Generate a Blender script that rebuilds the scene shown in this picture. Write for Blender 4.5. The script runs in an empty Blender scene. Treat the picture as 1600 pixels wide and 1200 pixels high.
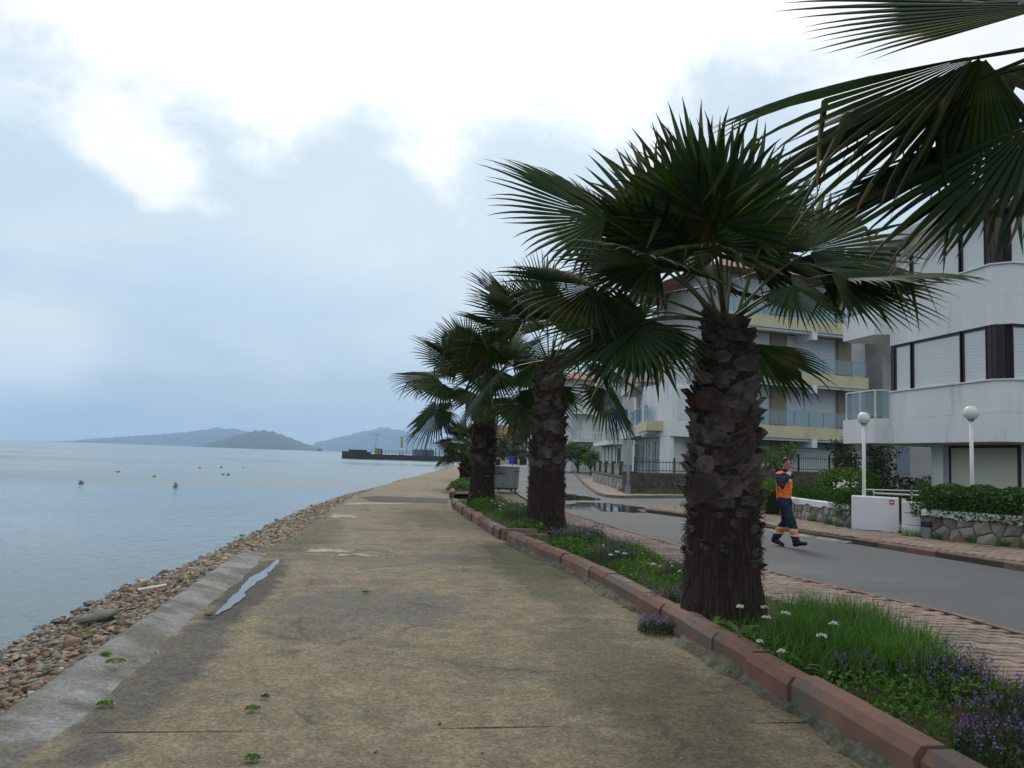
import bpy, bmesh, math, random
import numpy as np
from mathutils import Vector, Matrix, Euler
R_ = math.radians
random.seed(7); rng = np.random.default_rng(7)
S = bpy.context.scene
COL = S.collection

# ------------------------------------------------------------------ camera
cam_d = bpy.data.cameras.new('camera'); cam = bpy.data.objects.new('camera', cam_d); COL.objects.link(cam)
cam_d.sensor_width = 36.0; cam_d.lens = 36.0 * 1270 / 1600; cam_d.clip_start = 0.05; cam_d.clip_end = 60000
cam.matrix_world = Matrix.Translation((0, 0, 1.6)) @ Matrix.Rotation(-R_(8.74), 4, 'Z') @ Matrix.Rotation(math.pi/2 + R_(5.17), 4, 'X') @ Matrix.Rotation(R_(2.04), 4, 'Z')
S.camera = cam

# ------------------------------------------------------------------ light
SUN_EL, SUN_AZ = R_(44), R_(4)      # azimuth measured from +Y towards +X
sun_d = bpy.data.lights.new('sun', 'SUN'); sun_d.energy = 1.4; sun_d.angle = R_(14); sun_d.color = (1.0, 0.96, 0.9)
sun = bpy.data.objects.new('sun', sun_d); COL.objects.link(sun)
sdir = Vector((math.sin(SUN_AZ)*math.cos(SUN_EL), math.cos(SUN_AZ)*math.cos(SUN_EL), math.sin(SUN_EL)))
sun.rotation_euler = (-sdir).to_track_quat('-Z', 'Y').to_euler()
S.view_settings.view_transform = 'Standard'; S.view_settings.look = 'None'
S.view_settings.exposure = 0.12; S.view_settings.gamma = 1.0; S.view_settings.use_curve_mapping = False

S.render.engine = 'CYCLES'; S.cycles.max_bounces = 5; S.cycles.diffuse_bounces = 2; S.cycles.glossy_bounces = 2; S.cycles.use_adaptive_sampling = True; S.cycles.adaptive_threshold = .015; S.cycles.transmission_bounces = 4; S.cycles.transparent_max_bounces = 8; S.cycles.volume_bounces = 1; S.cycles.use_denoising = True
W = bpy.data.worlds.new('World'); S.world = W; W.use_nodes = True
def make_world():
    nt = W.node_tree; nt.nodes.clear(); N = nt.nodes.new; L = nt.links.new
    out = N('ShaderNodeOutputWorld'); bg = N('ShaderNodeBackground'); L(bg.outputs[0], out.inputs[0])
    tc = N('ShaderNodeTexCoord'); D = tc.outputs['Generated']
    sp = N('ShaderNodeSeparateXYZ'); L(D, sp.inputs[0])
    def mth(op, a, b=None, c=None, clamp=False):
        n = N('ShaderNodeMath'); n.operation = op; n.use_clamp = clamp
        for i, v in enumerate((a, b, c)):
            if v is None: continue
            if isinstance(v, (int, float)): n.inputs[i].default_value = v
            else: L(v, n.inputs[i])
        return n.outputs[0]
    def mix(f, a, b, bt='MIX'):
        n = N('ShaderNodeMix'); n.data_type = 'RGBA'; n.blend_type = bt
        for s, v in ((n.inputs[0], f), (n.inputs[6], a), (n.inputs[7], b)):
            if isinstance(v, (int, float)): s.default_value = v
            elif isinstance(v, tuple): s.default_value = (*v, 1)
            else: L(v, s)
        return n.outputs[2]
    z = mth('MAXIMUM', sp.outputs[2], 0.0)
    sky = N('ShaderNodeTexSky'); sky.sky_type = 'NISHITA'; sky.sun_disc = False
    sky.sun_elevation = SUN_EL; sky.sun_rotation = SUN_AZ; sky.dust_density = 2.0
    skyc = mix(1.0, sky.outputs[0], (0.1, 0.1, 0.1), 'MULTIPLY')
    ramp = N('ShaderNodeValToRGB'); L(z, ramp.inputs[0])
    el = ramp.color_ramp.elements
    el[0].position = 0.0; el[0].color = (.40, .53, .70, 1)
    el[1].position = 1.0; el[1].color = (.55, .62, .70, 1)
    for p, c in ((.05, (.34, .48, .61)), (.12, (.39, .55, .69)), (.20, (.48, .66, .79)), (.30, (.57, .73, .83)), (.5, (.62, .74, .84))):
        e = el.new(p); e.color = (*c, 1)
    base = mix(0.15, ramp.outputs[0], skyc)
    # cloud deck coordinates: direction projected on a flat layer
    den = mth('ADD', z, 0.16)
    cx = mth('DIVIDE', sp.outputs[0], den); cy = mth('DIVIDE', sp.outputs[1], den)
    cb = N('ShaderNodeCombineXYZ'); L(cx, cb.inputs[0]); L(cy, cb.inputs[1])
    def noise(vec, sc, det=6, rough=.55, dist=.0):
        n = N('ShaderNodeTexNoise'); n.inputs['Scale'].default_value = sc; n.inputs['Detail'].default_value = det
        n.inputs['Roughness'].default_value = rough; n.inputs['Distortion'].default_value = dist; L(vec, n.inputs['Vector']); return n.outputs[0]
    n1 = noise(cb.outputs[0], 1.3, 10, .6, .15)
    n2 = noise(D, 6.0, 10, .62, .2)
    n3 = noise(cb.outputs[0], 0.55, 4, .5, .3)
    fine = mth('ADD', mth('MULTIPLY', n1, .45), mth('MULTIPLY', n2, .55))
    # rising towards the zenith the deck closes
    v = mth('ADD', mth('MULTIPLY', mth('SUBTRACT', fine, .5), 1.7), mth('MULTIPLY', mth('SUBTRACT', z, .345), 3.2))
    top = mth('MINIMUM', v, .32)
    v = top
    for (d, r, s) in (((-.30, .91, .31), .09, .30), ((-.25, .925, .285), .07, .26), ((-.205, .945, .262), .035, .16), ((-.35, .91, .24), .12, -.22), ((-.053, .947, .305), .12, -.20),
                      ((.36, .83, .42), .16, -.30), ((.14, .93, .36), .06, -.10), ((-.37, .86, .36), .12, -.04), ((-.375, .92, .125), .10, .33), ((-.13, .96, .235), .10, .16), ((.02, .97, .255), .14, .16)):
        n = N('ShaderNodeVectorMath'); n.operation = 'DISTANCE'; L(D, n.inputs[0]); n.inputs[1].default_value = Vector(d).normalized()
        m = N('ShaderNodeMapRange'); m.interpolation_type = 'SMOOTHSTEP'; L(n.outputs['Value'], m.inputs[0])
        m.inputs[1].default_value = 0; m.inputs[2].default_value = r; m.inputs[3].default_value = s; m.inputs[4].default_value = 0
        v = mth('ADD', v, m.outputs[0])
    cm = N('ShaderNodeMapRange'); cm.interpolation_type = 'SMOOTHSTEP'; L(v, cm.inputs[0])
    cm.inputs[1].default_value = -.12; cm.inputs[2].default_value = .20; cm.inputs[3].default_value = 0; cm.inputs[4].default_value = 1
    # thin veils in the lower sky
    veil = mth('MULTIPLY', mth('SUBTRACT', n3, .42, clamp=True), 1.5, clamp=True)
    st = N('ShaderNodeVectorMath'); st.operation = 'MULTIPLY'; L(D, st.inputs[0]); st.inputs[1].default_value = (1, 1, 2.4)
    n4 = noise(st.outputs[0], 4.0, 9, .6, .4)
    veil = mth('ADD', veil, mth('MULTIPLY', mth('SUBTRACT', n4, .47, clamp=True), 1.6))
    for (d, r, s) in (((-.12, .96, .25), .22, .75), ((.06, .96, .26), .26, .6), ((-.40, .91, .112), .19, 2.1), ((-.36, .93, .20), .2, .35), ((.1, .98, .15), .3, .3)):
        dn = Vector(d).normalized(); n = N('ShaderNodeVectorMath'); n.operation = 'DISTANCE'; L(st.outputs[0], n.inputs[0]); n.inputs[1].default_value = (dn.x, dn.y, dn.z*2.4)
        m = N('ShaderNodeMapRange'); m.interpolation_type = 'SMOOTHSTEP'; L(n.outputs['Value'], m.inputs[0])
        m.inputs[1].default_value = 0; m.inputs[2].default_value = r; m.inputs[3].default_value = s; m.inputs[4].default_value = 0
        veil = mth('ADD', veil, mth('MULTIPLY', m.outputs[0], mth('MULTIPLY', n4, 1.4)))
    veil = mth('MINIMUM', mth('MAXIMUM', veil, 0.0), 1.0)
    c = mix(veil, base, (.70, .80, .87))
    # clouds glow towards the hidden sun
    dt = N('ShaderNodeVectorMath'); dt.operation = 'DOT_PRODUCT'; L(D, dt.inputs[0]); dt.inputs[1].default_value = sdir
    glow = mth('POWER', mth('MAXIMUM', dt.outputs['Value'], 0.0), 6.0)
    cl = mth('ADD', mth('ADD', .62, mth('MULTIPLY', n1, .42)), mth('MULTIPLY', glow, .55))
    cc = N('ShaderNodeCombineColor'); L(mth('MULTIPLY', cl, .97), cc.inputs[0]); L(cl, cc.inputs[1]); L(mth('MULTIPLY', cl, 1.02), cc.inputs[2])
    lowcol = mix(mth('MULTIPLY', z, 4.0, clamp=True), (.66, .72, .76), cc.outputs[0])
    c = mix(mth('MULTIPLY', cm.outputs[0], .93), c, lowcol)
    L(c, bg.inputs[0]); bg.inputs[1].default_value = 1.0
make_world()

# ------------------------------------------------------------------ materials
def mat(name, c1, c2=None, scale=4.0, rough=.8, bump=0.0, bscale=None, rnd=0.0, c3=None, s3=.6, t3=(.5, .62), spec=.3, detail=6, metal=0.0, stretch=None, trans=0.0, spots=(), speck=None, coords='world', bdist=.02, grain=None, cracks=0.0):
    m = bpy.data.materials.new(name); m.use_nodes = True; nt = m.node_tree; N = nt.nodes.new; L = nt.links.new
    b = nt.nodes['Principled BSDF']; b.inputs['Roughness'].default_value = rough; b.inputs['Metallic'].default_value = metal
    b.inputs['Specular IOR Level'].default_value = spec
    if coords == 'world':
        g = N('ShaderNodeNewGeometry'); vec = g.outputs['Position']
    else:
        g = N('ShaderNodeNewGeometry'); tcn = N('ShaderNodeTexCoord'); vec = tcn.outputs['Object']
    pos = vec
    if stretch:
        mp = N('ShaderNodeMapping'); mp.inputs['Scale'].default_value = stretch; L(vec, mp.inputs[0]); vec = mp.outputs[0]
    def mix(f, a, b_, bt='MIX'):
        n = N('ShaderNodeMix'); n.data_type = 'RGBA'; n.blend_type = bt
        for s, v in ((n.inputs[0], f), (n.inputs[6], a), (n.inputs[7], b_)):
            if isinstance(v, (int, float)): s.default_value = v
            elif isinstance(v, tuple): s.default_value = (*v, 1)
            else: L(v, s)
        return n.outputs[2]
    def noise(sc, det=detail, v=None):
        n = N('ShaderNodeTexNoise'); n.inputs['Scale'].default_value = sc; n.inputs['Detail'].default_value = det; n.inputs['Roughness'].default_value = .6
        L(v or vec, n.inputs['Vector']); return n.outputs[0]
    def mr(x, a, b_, c=0, d=1, smooth=True):
        n = N('ShaderNodeMapRange'); n.interpolation_type = 'SMOOTHSTEP' if smooth else 'LINEAR'; L(x, n.inputs[0])
        for i, v in enumerate((a, b_, c, d)): n.inputs[i+1].default_value = v
        return n.outputs[0]
    col = mix(mr(noise(scale), .3, .7), c1, c2 or tuple(x*.75 for x in c1))
    if c3: col = mix(mr(noise(s3, 5), *t3), col, c3)
    spn = noise(2.6, 9, pos) if spots else None
    for (cx, cy, rx_, ry_, cc, amt) in spots:      # stains with their own outline on the ground
        n = N('ShaderNodeVectorMath'); n.operation = 'SUBTRACT'; L(pos, n.inputs[0]); n.inputs[1].default_value = (cx, cy, 0)
        n2 = N('ShaderNodeVectorMath'); n2.operation = 'MULTIPLY'; L(n.outputs[0], n2.inputs[0]); n2.inputs[1].default_value = (1/rx_, 1/ry_, 0)
        n3 = N('ShaderNodeVectorMath'); n3.operation = 'LENGTH'; L(n2.outputs[0], n3.inputs[0])
        a = N('ShaderNodeMath'); a.operation = 'MULTIPLY_ADD'; L(spn, a.inputs[0]); a.inputs[1].default_value = 1.6; L(n3.outputs['Value'], a.inputs[2])
        col = mix(mr(a.outputs[0], 1.9, 1.45, 0, amt), col, cc)
    if speck:
        vn = N('ShaderNodeTexVoronoi'); vn.inputs['Scale'].default_value = speck[0]; L(pos, vn.inputs['Vector'])
        a = mr(vn.outputs['Distance'], speck[1]*.6, speck[1], 1, 0)
        sepc = N('ShaderNodeSeparateColor'); L(vn.outputs['Color'], sepc.inputs[0])
        k = N('ShaderNodeMath'); k.operation = 'LESS_THAN'; L(sepc.outputs[0], k.inputs[0]); k.inputs[1].default_value = speck[2]
        mm = N('ShaderNodeMath'); mm.operation = 'MULTIPLY'; L(a, mm.inputs[0]); L(k.outputs[0], mm.inputs[1])
        col = mix(mm.outputs[0], col, speck[3])
    if grain:       # aggregate showing in the surface
        vn = N('ShaderNodeTexVoronoi'); vn.inputs['Scale'].default_value = grain[0]; L(pos, vn.inputs['Vector']); sc_ = N('ShaderNodeSeparateColor'); L(vn.outputs['Color'], sc_.inputs[0])
        g2 = N('ShaderNodeMath'); g2.operation = 'MULTIPLY'; L(mr(sc_.outputs[1], 0, 1, 1-grain[1], 1+grain[1], False), g2.inputs[0]); L(mr(noise(grain[0]*.22, 8, pos), .3, .7, 1-grain[1]*.45, 1+grain[1]*.45), g2.inputs[1])
        hs0 = N('ShaderNodeHueSaturation'); L(col, hs0.inputs['Color']); L(g2.outputs[0], hs0.inputs['Value']); col = hs0.outputs[0]
    if cracks:
        ds = N('ShaderNodeVectorMath'); ds.operation = 'MULTIPLY_ADD'; nn_ = N('ShaderNodeTexNoise'); nn_.inputs['Scale'].default_value = 2.5; nn_.inputs['Detail'].default_value = 6; L(pos, nn_.inputs['Vector']); L(nn_.outputs['Color'], ds.inputs[0]); ds.inputs[1].default_value = (.5, .5, 0); L(pos, ds.inputs[2])
        vn = N('ShaderNodeTexVoronoi'); vn.feature = 'DISTANCE_TO_EDGE'; vn.inputs['Scale'].default_value = .42; L(ds.outputs[0], vn.inputs['Vector'])
        k = N('ShaderNodeMath'); k.operation = 'MULTIPLY'; L(mr(vn.outputs['Distance'], .004, .012, cracks, 0), k.inputs[0]); L(mr(noise(.9, 3, pos), .48, .56), k.inputs[1]); col = mix(k.outputs[0], col, (.05, .045, .035))
    if rnd:
        oi = N('ShaderNodeObjectInfo'); ad = N('ShaderNodeMath'); ad.operation = 'ADD'; L(oi.outputs['Random'], ad.inputs[0]); L(g.outputs['Random Per Island'], ad.inputs[1])
        fr = N('ShaderNodeMath'); fr.operation = 'FRACT'; L(ad.outputs[0], fr.inputs[0])
        hs = N('ShaderNodeHueSaturation'); L(col, hs.inputs['Color'])
        L(mr(fr.outputs[0], 0, 1, 1-rnd, 1+rnd, False), hs.inputs['Value'])
        f2 = N('ShaderNodeMath'); f2.operation = 'MULTIPLY'; L(fr.outputs[0], f2.inputs[0]); f2.inputs[1].default_value = 7.31
        f3 = N('ShaderNodeMath'); f3.operation = 'FRACT'; L(f2.outputs[0], f3.inputs[0])
        L(mr(f3.outputs[0], 0, 1, .5-rnd*.07, .5+rnd*.07, False), hs.inputs['Hue']); L(mr(f3.outputs[0], 0, 1, 1+rnd*.5, 1-rnd*.7, False), hs.inputs['Saturation'])
        col = hs.outputs[0]
    L(col, b.inputs['Base Color'])
    if bump:
        bn = N('ShaderNodeBump'); bn.inputs['Strength'].default_value = bump; bn.inputs['Distance'].default_value = bdist
        L(noise(bscale or scale*6, 8), bn.inputs['Height']); L(bn.outputs[0], b.inputs['Normal'])
    if trans:
        tr = N('ShaderNodeBsdfTranslucent'); L(col, tr.inputs[0]); ms = N('ShaderNodeMixShader'); ms.inputs[0].default_value = trans
        L(b.outputs[0], ms.inputs[1]); L(tr.outputs[0], ms.inputs[2]); L(ms.outputs[0], nt.nodes['Material Output'].inputs[0])
    return m
M = {}
M['path'] = mat('worn_concrete', (.285, .234, .152), (.190, .162, .110), 3.4, .9, 1.0, 60, c3=(.165, .145, .105), s3=.9, t3=(.50, .66), bdist=.03, detail=10, grain=(55, .30), cracks=.4,
    spots=[(-.1, 8.8, 1.2, 1.2, (.135, .132, .12), .7), (-1.5, 16.5, .8, 4.5, (.085, .092, .05), .6), (-1.45, 6.5, .28, 2.6, (.085, .085, .08), .7), (.3, 12.7, 2.2, .7, (.14, .13, .11), .5), (-1.45, 10.0, .32, 2.6, (.075, .072, .066), .9),
           (2.1, 12.0, .5, 4, (.075, .09, .04), .55), (1.9, 6.0, .6, 2.5, (.095, .095, .05), .5), (.6, 3.6, 2.0, .9, (.135, .12, .08), .5)], speck=(14, .08, .16, (.42, .40, .35)))
M['wedge'] = mat('grey_cement', (.26, .265, .26), (.15, .148, .132), 2.6, .85, 1.0, 50, c3=(.125, .115, .09), s3=1.6, t3=(.46, .60), detail=10, grain=(55, .22))
M['mortar'] = mat('mossy_mortar', (.155, .145, .115), (.075, .078, .045), 5, .95, 1.0, 45, detail=10, grain=(60, .3))
M['kerb'] = mat('red_brown_concrete', (.225, .115, .08), (.15, .088, .066), 3.0, .8, .35, 40, rnd=.16, c3=(.13, .105, .085), s3=1.5)
M['redpaint'] = mat('faded_red_paint', (.27, .05, .042), (.20, .075, .06), 12, .7)
M['soil'] = mat('brown_soil', (.075, .042, .026), (.045, .028, .018), 5, .95, .9, 18)
M['paver'] = mat('pink_paver', (.25, .18, .145), (.19, .14, .115), 3, .8, .3, 50, rnd=.22, c3=(.15, .12, .09), s3=.8, t3=(.5, .7))
M['paverbed'] = mat('paver_joint_sand', (.09, .075, .055), (.06, .055, .04), 5, .95)
M['asphalt'] = mat('asphalt', (.074, .079, .081), (.058, .062, .065), .55, .75, .35, 60, c3=(.088, .093, .094), s3=.25, t3=(.5, .65), spec=.4, speck=(30, .12, .08, (.2, .2, .19)))
M['patch'] = mat('dark_asphalt_patch', (.05, .05, .05), (.07, .068, .063), 2, .9, .5, 40)
M['water'] = mat('puddle_water', (.03, .03, .028), (.03, .03, .025), 1, .04, spec=.9)
M['whitepaint'] = mat('worn_white_paint', (.36, .34, .28), (.20, .17, .115), 5, .85, detail=10)
M['ground'] = mat('ground_earth', (.10, .10, .06), (.08, .075, .05), .4, .95, .3, 8)
M['lawn'] = mat('lawn_soil', (.06, .085, .025), (.07, .075, .03), 2, .95, .4, 30)
M['stone'] = mat('beach_stone', (.25, .178, .10), (.15, .13, .10), 5, .7, .5, 40, rnd=.62, coords='obj')
M['wetstone'] = mat('wet_beach_stone', (.085, .062, .040), (.05, .042, .03), 5, .42, .4, 40, rnd=.6, coords='obj', spec=.5)
M['sand'] = mat('wet_shingle', (.14, .10, .065), (.08, .065, .045), 4, .7, .9, 25)
M['greyslab'] = mat('grey_stone', (.16, .155, .14), (.12, .115, .105), 6, .8, .3, 30)
M['plank'] = mat('bleached_plank', (.5, .5, .46), (.4, .39, .35), 8, .8)
M['grit'] = mat('shell_grit', (.38, .36, .31), (.27, .25, .2), 8, .9)
M['algae'] = mat('green_seaweed', (.14, .25, .025), (.08, .17, .02), 20, .5, rnd=.3, trans=.25)
M['frond'] = mat('palm_blade', (.016, .044, .013), (.032, .056, .011), 1.2, .55, rnd=.45, spec=.13, trans=.22, c3=(.075, .068, .018), s3=2.2, t3=(.54, .70))
M['frond_dry'] = mat('dry_frond_tip', (.16, .115, .05), (.10, .075, .03), 6, .8, rnd=.3, trans=.15)
M['petiole'] = mat('palm_petiole', (.075, .10, .03), (.055, .07, .025), 6, .45, rnd=.2)
M['trunk'] = mat('palm_bark', (.062, .043, .030), (.016, .012, .009), 34, .95, 1.0, 40, stretch=(1, 1, .05), bdist=.05)
M['boot'] = mat('palm_leaf_base', (.125, .106, .088), (.055, .042, .033), 9, .9, .7, 40, rnd=.42, c3=(.075, .042, .03), s3=2.0, t3=(.5, .62))
M['fibre'] = mat('palm_fibre', (.055, .036, .024), (.03, .02, .015), 9, .95, rnd=.3)
M['grass'] = mat('grass_blade', (.10, .235, .028), (.065, .165, .02), 3, .5, rnd=.3, trans=.3)
M['herb'] = mat('herb_leaf', (.095, .20, .032), (.06, .135, .024), 3, .75, spec=.12, rnd=.35, trans=.2)
M['broad'] = mat('broad_leaf', (.11, .21, .035), (.08, .17, .03), 3, .5, rnd=.25, trans=.3)
M['lav'] = mat('grey_green_foliage', (.045, .075, .03), (.035, .055, .025), 3, .7, rnd=.3, trans=.1)
M['purple'] = mat('purple_petal', (.20, .12, .30), (.15, .09, .22), 8, .6, rnd=.3, trans=.2)
M['white_petal'] = mat('white_petal', (.78, .78, .74), (.7, .7, .66), 8, .6, trans=.2)
M['yellow'] = mat('yellow_petal', (.65, .50, .03), (.55, .4, .03), 8, .6)
M['straw'] = mat('dry_straw', (.34, .29, .13), (.25, .2, .09), 8, .8, rnd=.2)
M['hedge'] = mat('hedge_leaf', (.055, .135, .022), (.032, .082, .015), 2.5, .75, spec=.12, rnd=.4, trans=.15)
M['shrub'] = mat('bright_shrub_leaf', (.085, .19, .02), (.055, .13, .015), 2.5, .75, spec=.12, rnd=.35, trans=.25)
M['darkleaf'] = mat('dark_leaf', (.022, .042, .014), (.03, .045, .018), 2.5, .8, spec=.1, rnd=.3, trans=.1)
M['olive'] = mat('olive_yellow_leaf', (.17, .16, .025), (.11, .12, .02), .5, .6, rnd=.3, trans=.2)
M['twig'] = mat('twig_bark', (.10, .08, .06), (.06, .05, .04), 8, .9)
M['render'] = mat('white_render', (.74, .755, .765), (.66, .675, .685), .9, .85, .15, 60, c3=(.47, .48, .475), s3=1.7, t3=(.54, .78), stretch=(1, 1, .14))
M['render2'] = mat('grey_white_render', (.56, .56, .55), (.48, .48, .47), .6, .9, .15, 60, c3=(.42, .42, .4), s3=.4, t3=(.55, .8), stretch=(1, 1, .4))
M['cream'] = mat('cream_band', (.60, .54, .36), (.53, .48, .32), 1.0, .85, c3=(.42, .37, .24), s3=.6, t3=(.55, .8))
M['shutter'] = mat('roller_shutter', (.66, .685, .70), (.60, .62, .64), .5, .6, spec=.3)
M['shutter_cream'] = mat('cream_roller_shutter', (.62, .60, .50), (.56, .54, .45), .5, .6)
M['brown'] = mat('brown_frame', (.035, .022, .03), (.028, .018, .024), 5, .5)
M['soffit'] = mat('soffit_paint', (.55, .55, .53), (.46, .46, .44), .8, .9)
M['tilewall'] = mat('stone_cladding', (.36, .28, .20), (.26, .20, .145), 3, .85, .3, 12, stretch=(1, 1, 5))
M['metal'] = mat('grey_metal', (.30, .31, .33), (.25, .26, .28), 6, .4, metal=.4)
M['white_metal'] = mat('white_painted_metal', (.70, .71, .70), (.62, .63, .62), 6, .45)
M['iron'] = mat('black_iron', (.02, .02, .022), (.03, .028, .026), 6, .6)
M['rust'] = mat('red_roof_tile', (.26, .11, .075), (.19, .09, .065), 4, .85, .6, 30)
M['globe'] = mat('opal_globe', (.80, .80, .78), (.76, .76, .74), 6, .25, spec=.5, trans=.15)
M['wallstone'] = mat('rubble_stone', (.30, .30, .285), (.22, .215, .20), 5, .85, .4, 30, rnd=.38, coords='obj', c3=(.20, .16, .11), s3=2.2)
M['joint'] = mat('wall_mortar', (.16, .15, .13), (.12, .115, .10), 8, .95, .5, 40)
M['darkwall'] = mat('dark_rubble', (.11, .10, .08), (.07, .065, .055), 3, .9, .6, 12)
M['steel'] = mat('galvanised_steel', (.30, .32, .33), (.22, .24, .25), 3, .45, metal=.55, c3=(.26, .27, .26), s3=1.5)
M['bluebin'] = mat('blue_plastic', (.03, .06, .42), (.025, .05, .35), 3, .4)
M['blackbin'] = mat('black_plastic', (.025, .028, .03), (.03, .03, .035), 3, .5)
M['bluecloth'] = mat('blue_cloth', (.04, .14, .52), (.03, .11, .42), 6, .8)
M['dark'] = mat('dark_opening', (.03, .03, .032), (.025, .025, .028), 2, .6)
M['wall_shade'] = mat('shade_tinted_wall', (.34, .335, .32), (.28, .275, .26), 1, .9)  # outer wall render with shade put into its base colour
M['lettering'] = mat('dark_lettering', (.03, .03, .035), (.03, .03, .03), 4, .7)
M['redsign'] = mat('red_sign', (.5, .03, .04), (.45, .03, .04), 4, .5)
M['pierstone'] = mat('dark_pier', (.05, .052, .05), (.035, .037, .036), .6, .85)
M['yellowmetal'] = mat('ochre_paint', (.50, .32, .11), (.42, .26, .09), 3, .6)
M['hill'] = mat('wooded_hill', (.035, .055, .03), (.06, .07, .045), .012, .95, detail=8)
M['town'] = mat('pale_houses', (.27, .26, .245), (.20, .185, .17), .01, .9, rnd=.2)
M['skin'] = mat('skin', (.46, .24, .17), (.40, .20, .14), 20, .5)
M['hair'] = mat('dark_hair', (.012, .010, .010), (.02, .017, .015), 30, .6)
M['navy'] = mat('navy_cloth', (.012, .016, .035), (.018, .022, .045), 8, .8, .3, 40)
M['orange'] = mat('orange_cloth', (1.0, .23, .025), (.9, .19, .02), 5, .65, .3, 20)
M['reflect'] = mat('reflective_band', (.45, .46, .46), (.38, .39, .39), 10, .4)
M['boots'] = mat('black_boot', (.012, .012, .014), (.02, .02, .02), 10, .45)
M['gull'] = mat('gull_feather', (.34, .31, .28), (.16, .14, .12), 12, .8)
M['flag'] = mat('red_flag', (.55, .03, .04), (.5, .03, .04), 3, .8)
def glass_mat():
    m = bpy.data.materials.new('balcony_glass'); m.use_nodes = True; nt = m.node_tree; b = nt.nodes['Principled BSDF']
    b.inputs['Base Color'].default_value = (.55, .68, .72, 1); b.inputs['Roughness'].default_value = .05
    t = nt.nodes.new('ShaderNodeBsdfTransparent'); t.inputs[0].default_value = (.72, .82, .85, 1)
    ms = nt.nodes.new('ShaderNodeMixShader'); ms.inputs[0].default_value = .22
    nt.links.new(t.outputs[0], ms.inputs[1]); nt.links.new(b.outputs[0], ms.inputs[2]); nt.links.new(ms.outputs[0], nt.nodes['Material Output'].inputs[0]); return m
M['glass'] = glass_mat()
def pane_mat():
    m = bpy.data.materials.new('window_glass'); m.use_nodes = True; b = m.node_tree.nodes['Principled BSDF']
    b.inputs['Base Color'].default_value = (.10, .13, .15, 1); b.inputs['Roughness'].default_value = .08; b.inputs['Specular IOR Level'].default_value = .8; return m
M['pane'] = pane_mat()
def sea_mat():
    m = bpy.data.materials.new('sea_water'); m.use_nodes = True; nt = m.node_tree; N = nt.nodes.new; L = nt.links.new; b = nt.nodes['Principled BSDF']
    b.inputs['Roughness'].default_value = .12; b.inputs['IOR'].default_value = 1.33; b.inputs['Base Color'].default_value = (.085, .125, .14, 1)
    g = N('ShaderNodeNewGeometry'); mp = N('ShaderNodeMapping'); mp.inputs['Scale'].default_value = (1, .55, 1); mp.inputs['Rotation'].default_value = (0, 0, .5); L(g.outputs['Position'], mp.inputs[0])
    def no(s, d, v): 
        n = N('ShaderNodeTexNoise'); n.inputs['Scale'].default_value = s; n.inputs['Detail'].default_value = d; L(v, n.inputs['Vector']); return n.outputs[0]
    a = N('ShaderNodeMath'); a.operation = 'MULTIPLY_ADD'; L(no(.9, 4, mp.outputs[0]), a.inputs[0]); a.inputs[1].default_value = 1.2; L(no(4.0, 4, mp.outputs[0]), a.inputs[2])
    bp = N('ShaderNodeBump'); bp.inputs['Strength'].default_value = .3; bp.inputs['Distance'].default_value = .2; L(a.outputs[0], bp.inputs['Height']); L(bp.outputs[0], b.inputs['Normal'])
    # streaks of smoother and rougher water
    mp2 = N('ShaderNodeMapping'); mp2.inputs['Scale'].default_value = (.012, .035, 1); L(g.outputs['Position'], mp2.inputs[0])
    mr = N('ShaderNodeMapRange'); L(no(1.0, 5, mp2.outputs[0]), mr.inputs[0]); mr.inputs[1].default_value = .35; mr.inputs[2].default_value = .65; mr.inputs[3].default_value = .10; mr.inputs[4].default_value = .30
    L(mr.outputs[0], b.inputs['Roughness'])
    mr2 = N('ShaderNodeMapRange'); L(no(1.0, 5, mp2.outputs[0]), mr2.inputs[0]); mr2.inputs[1].default_value = .35; mr2.inputs[2].default_value = .65; mr2.inputs[3].default_value = .2; mr2.inputs[4].default_value = .5
    L(mr2.outputs[0], bp.inputs['Strength'])
    return m
M['sea'] = sea_mat()

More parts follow.
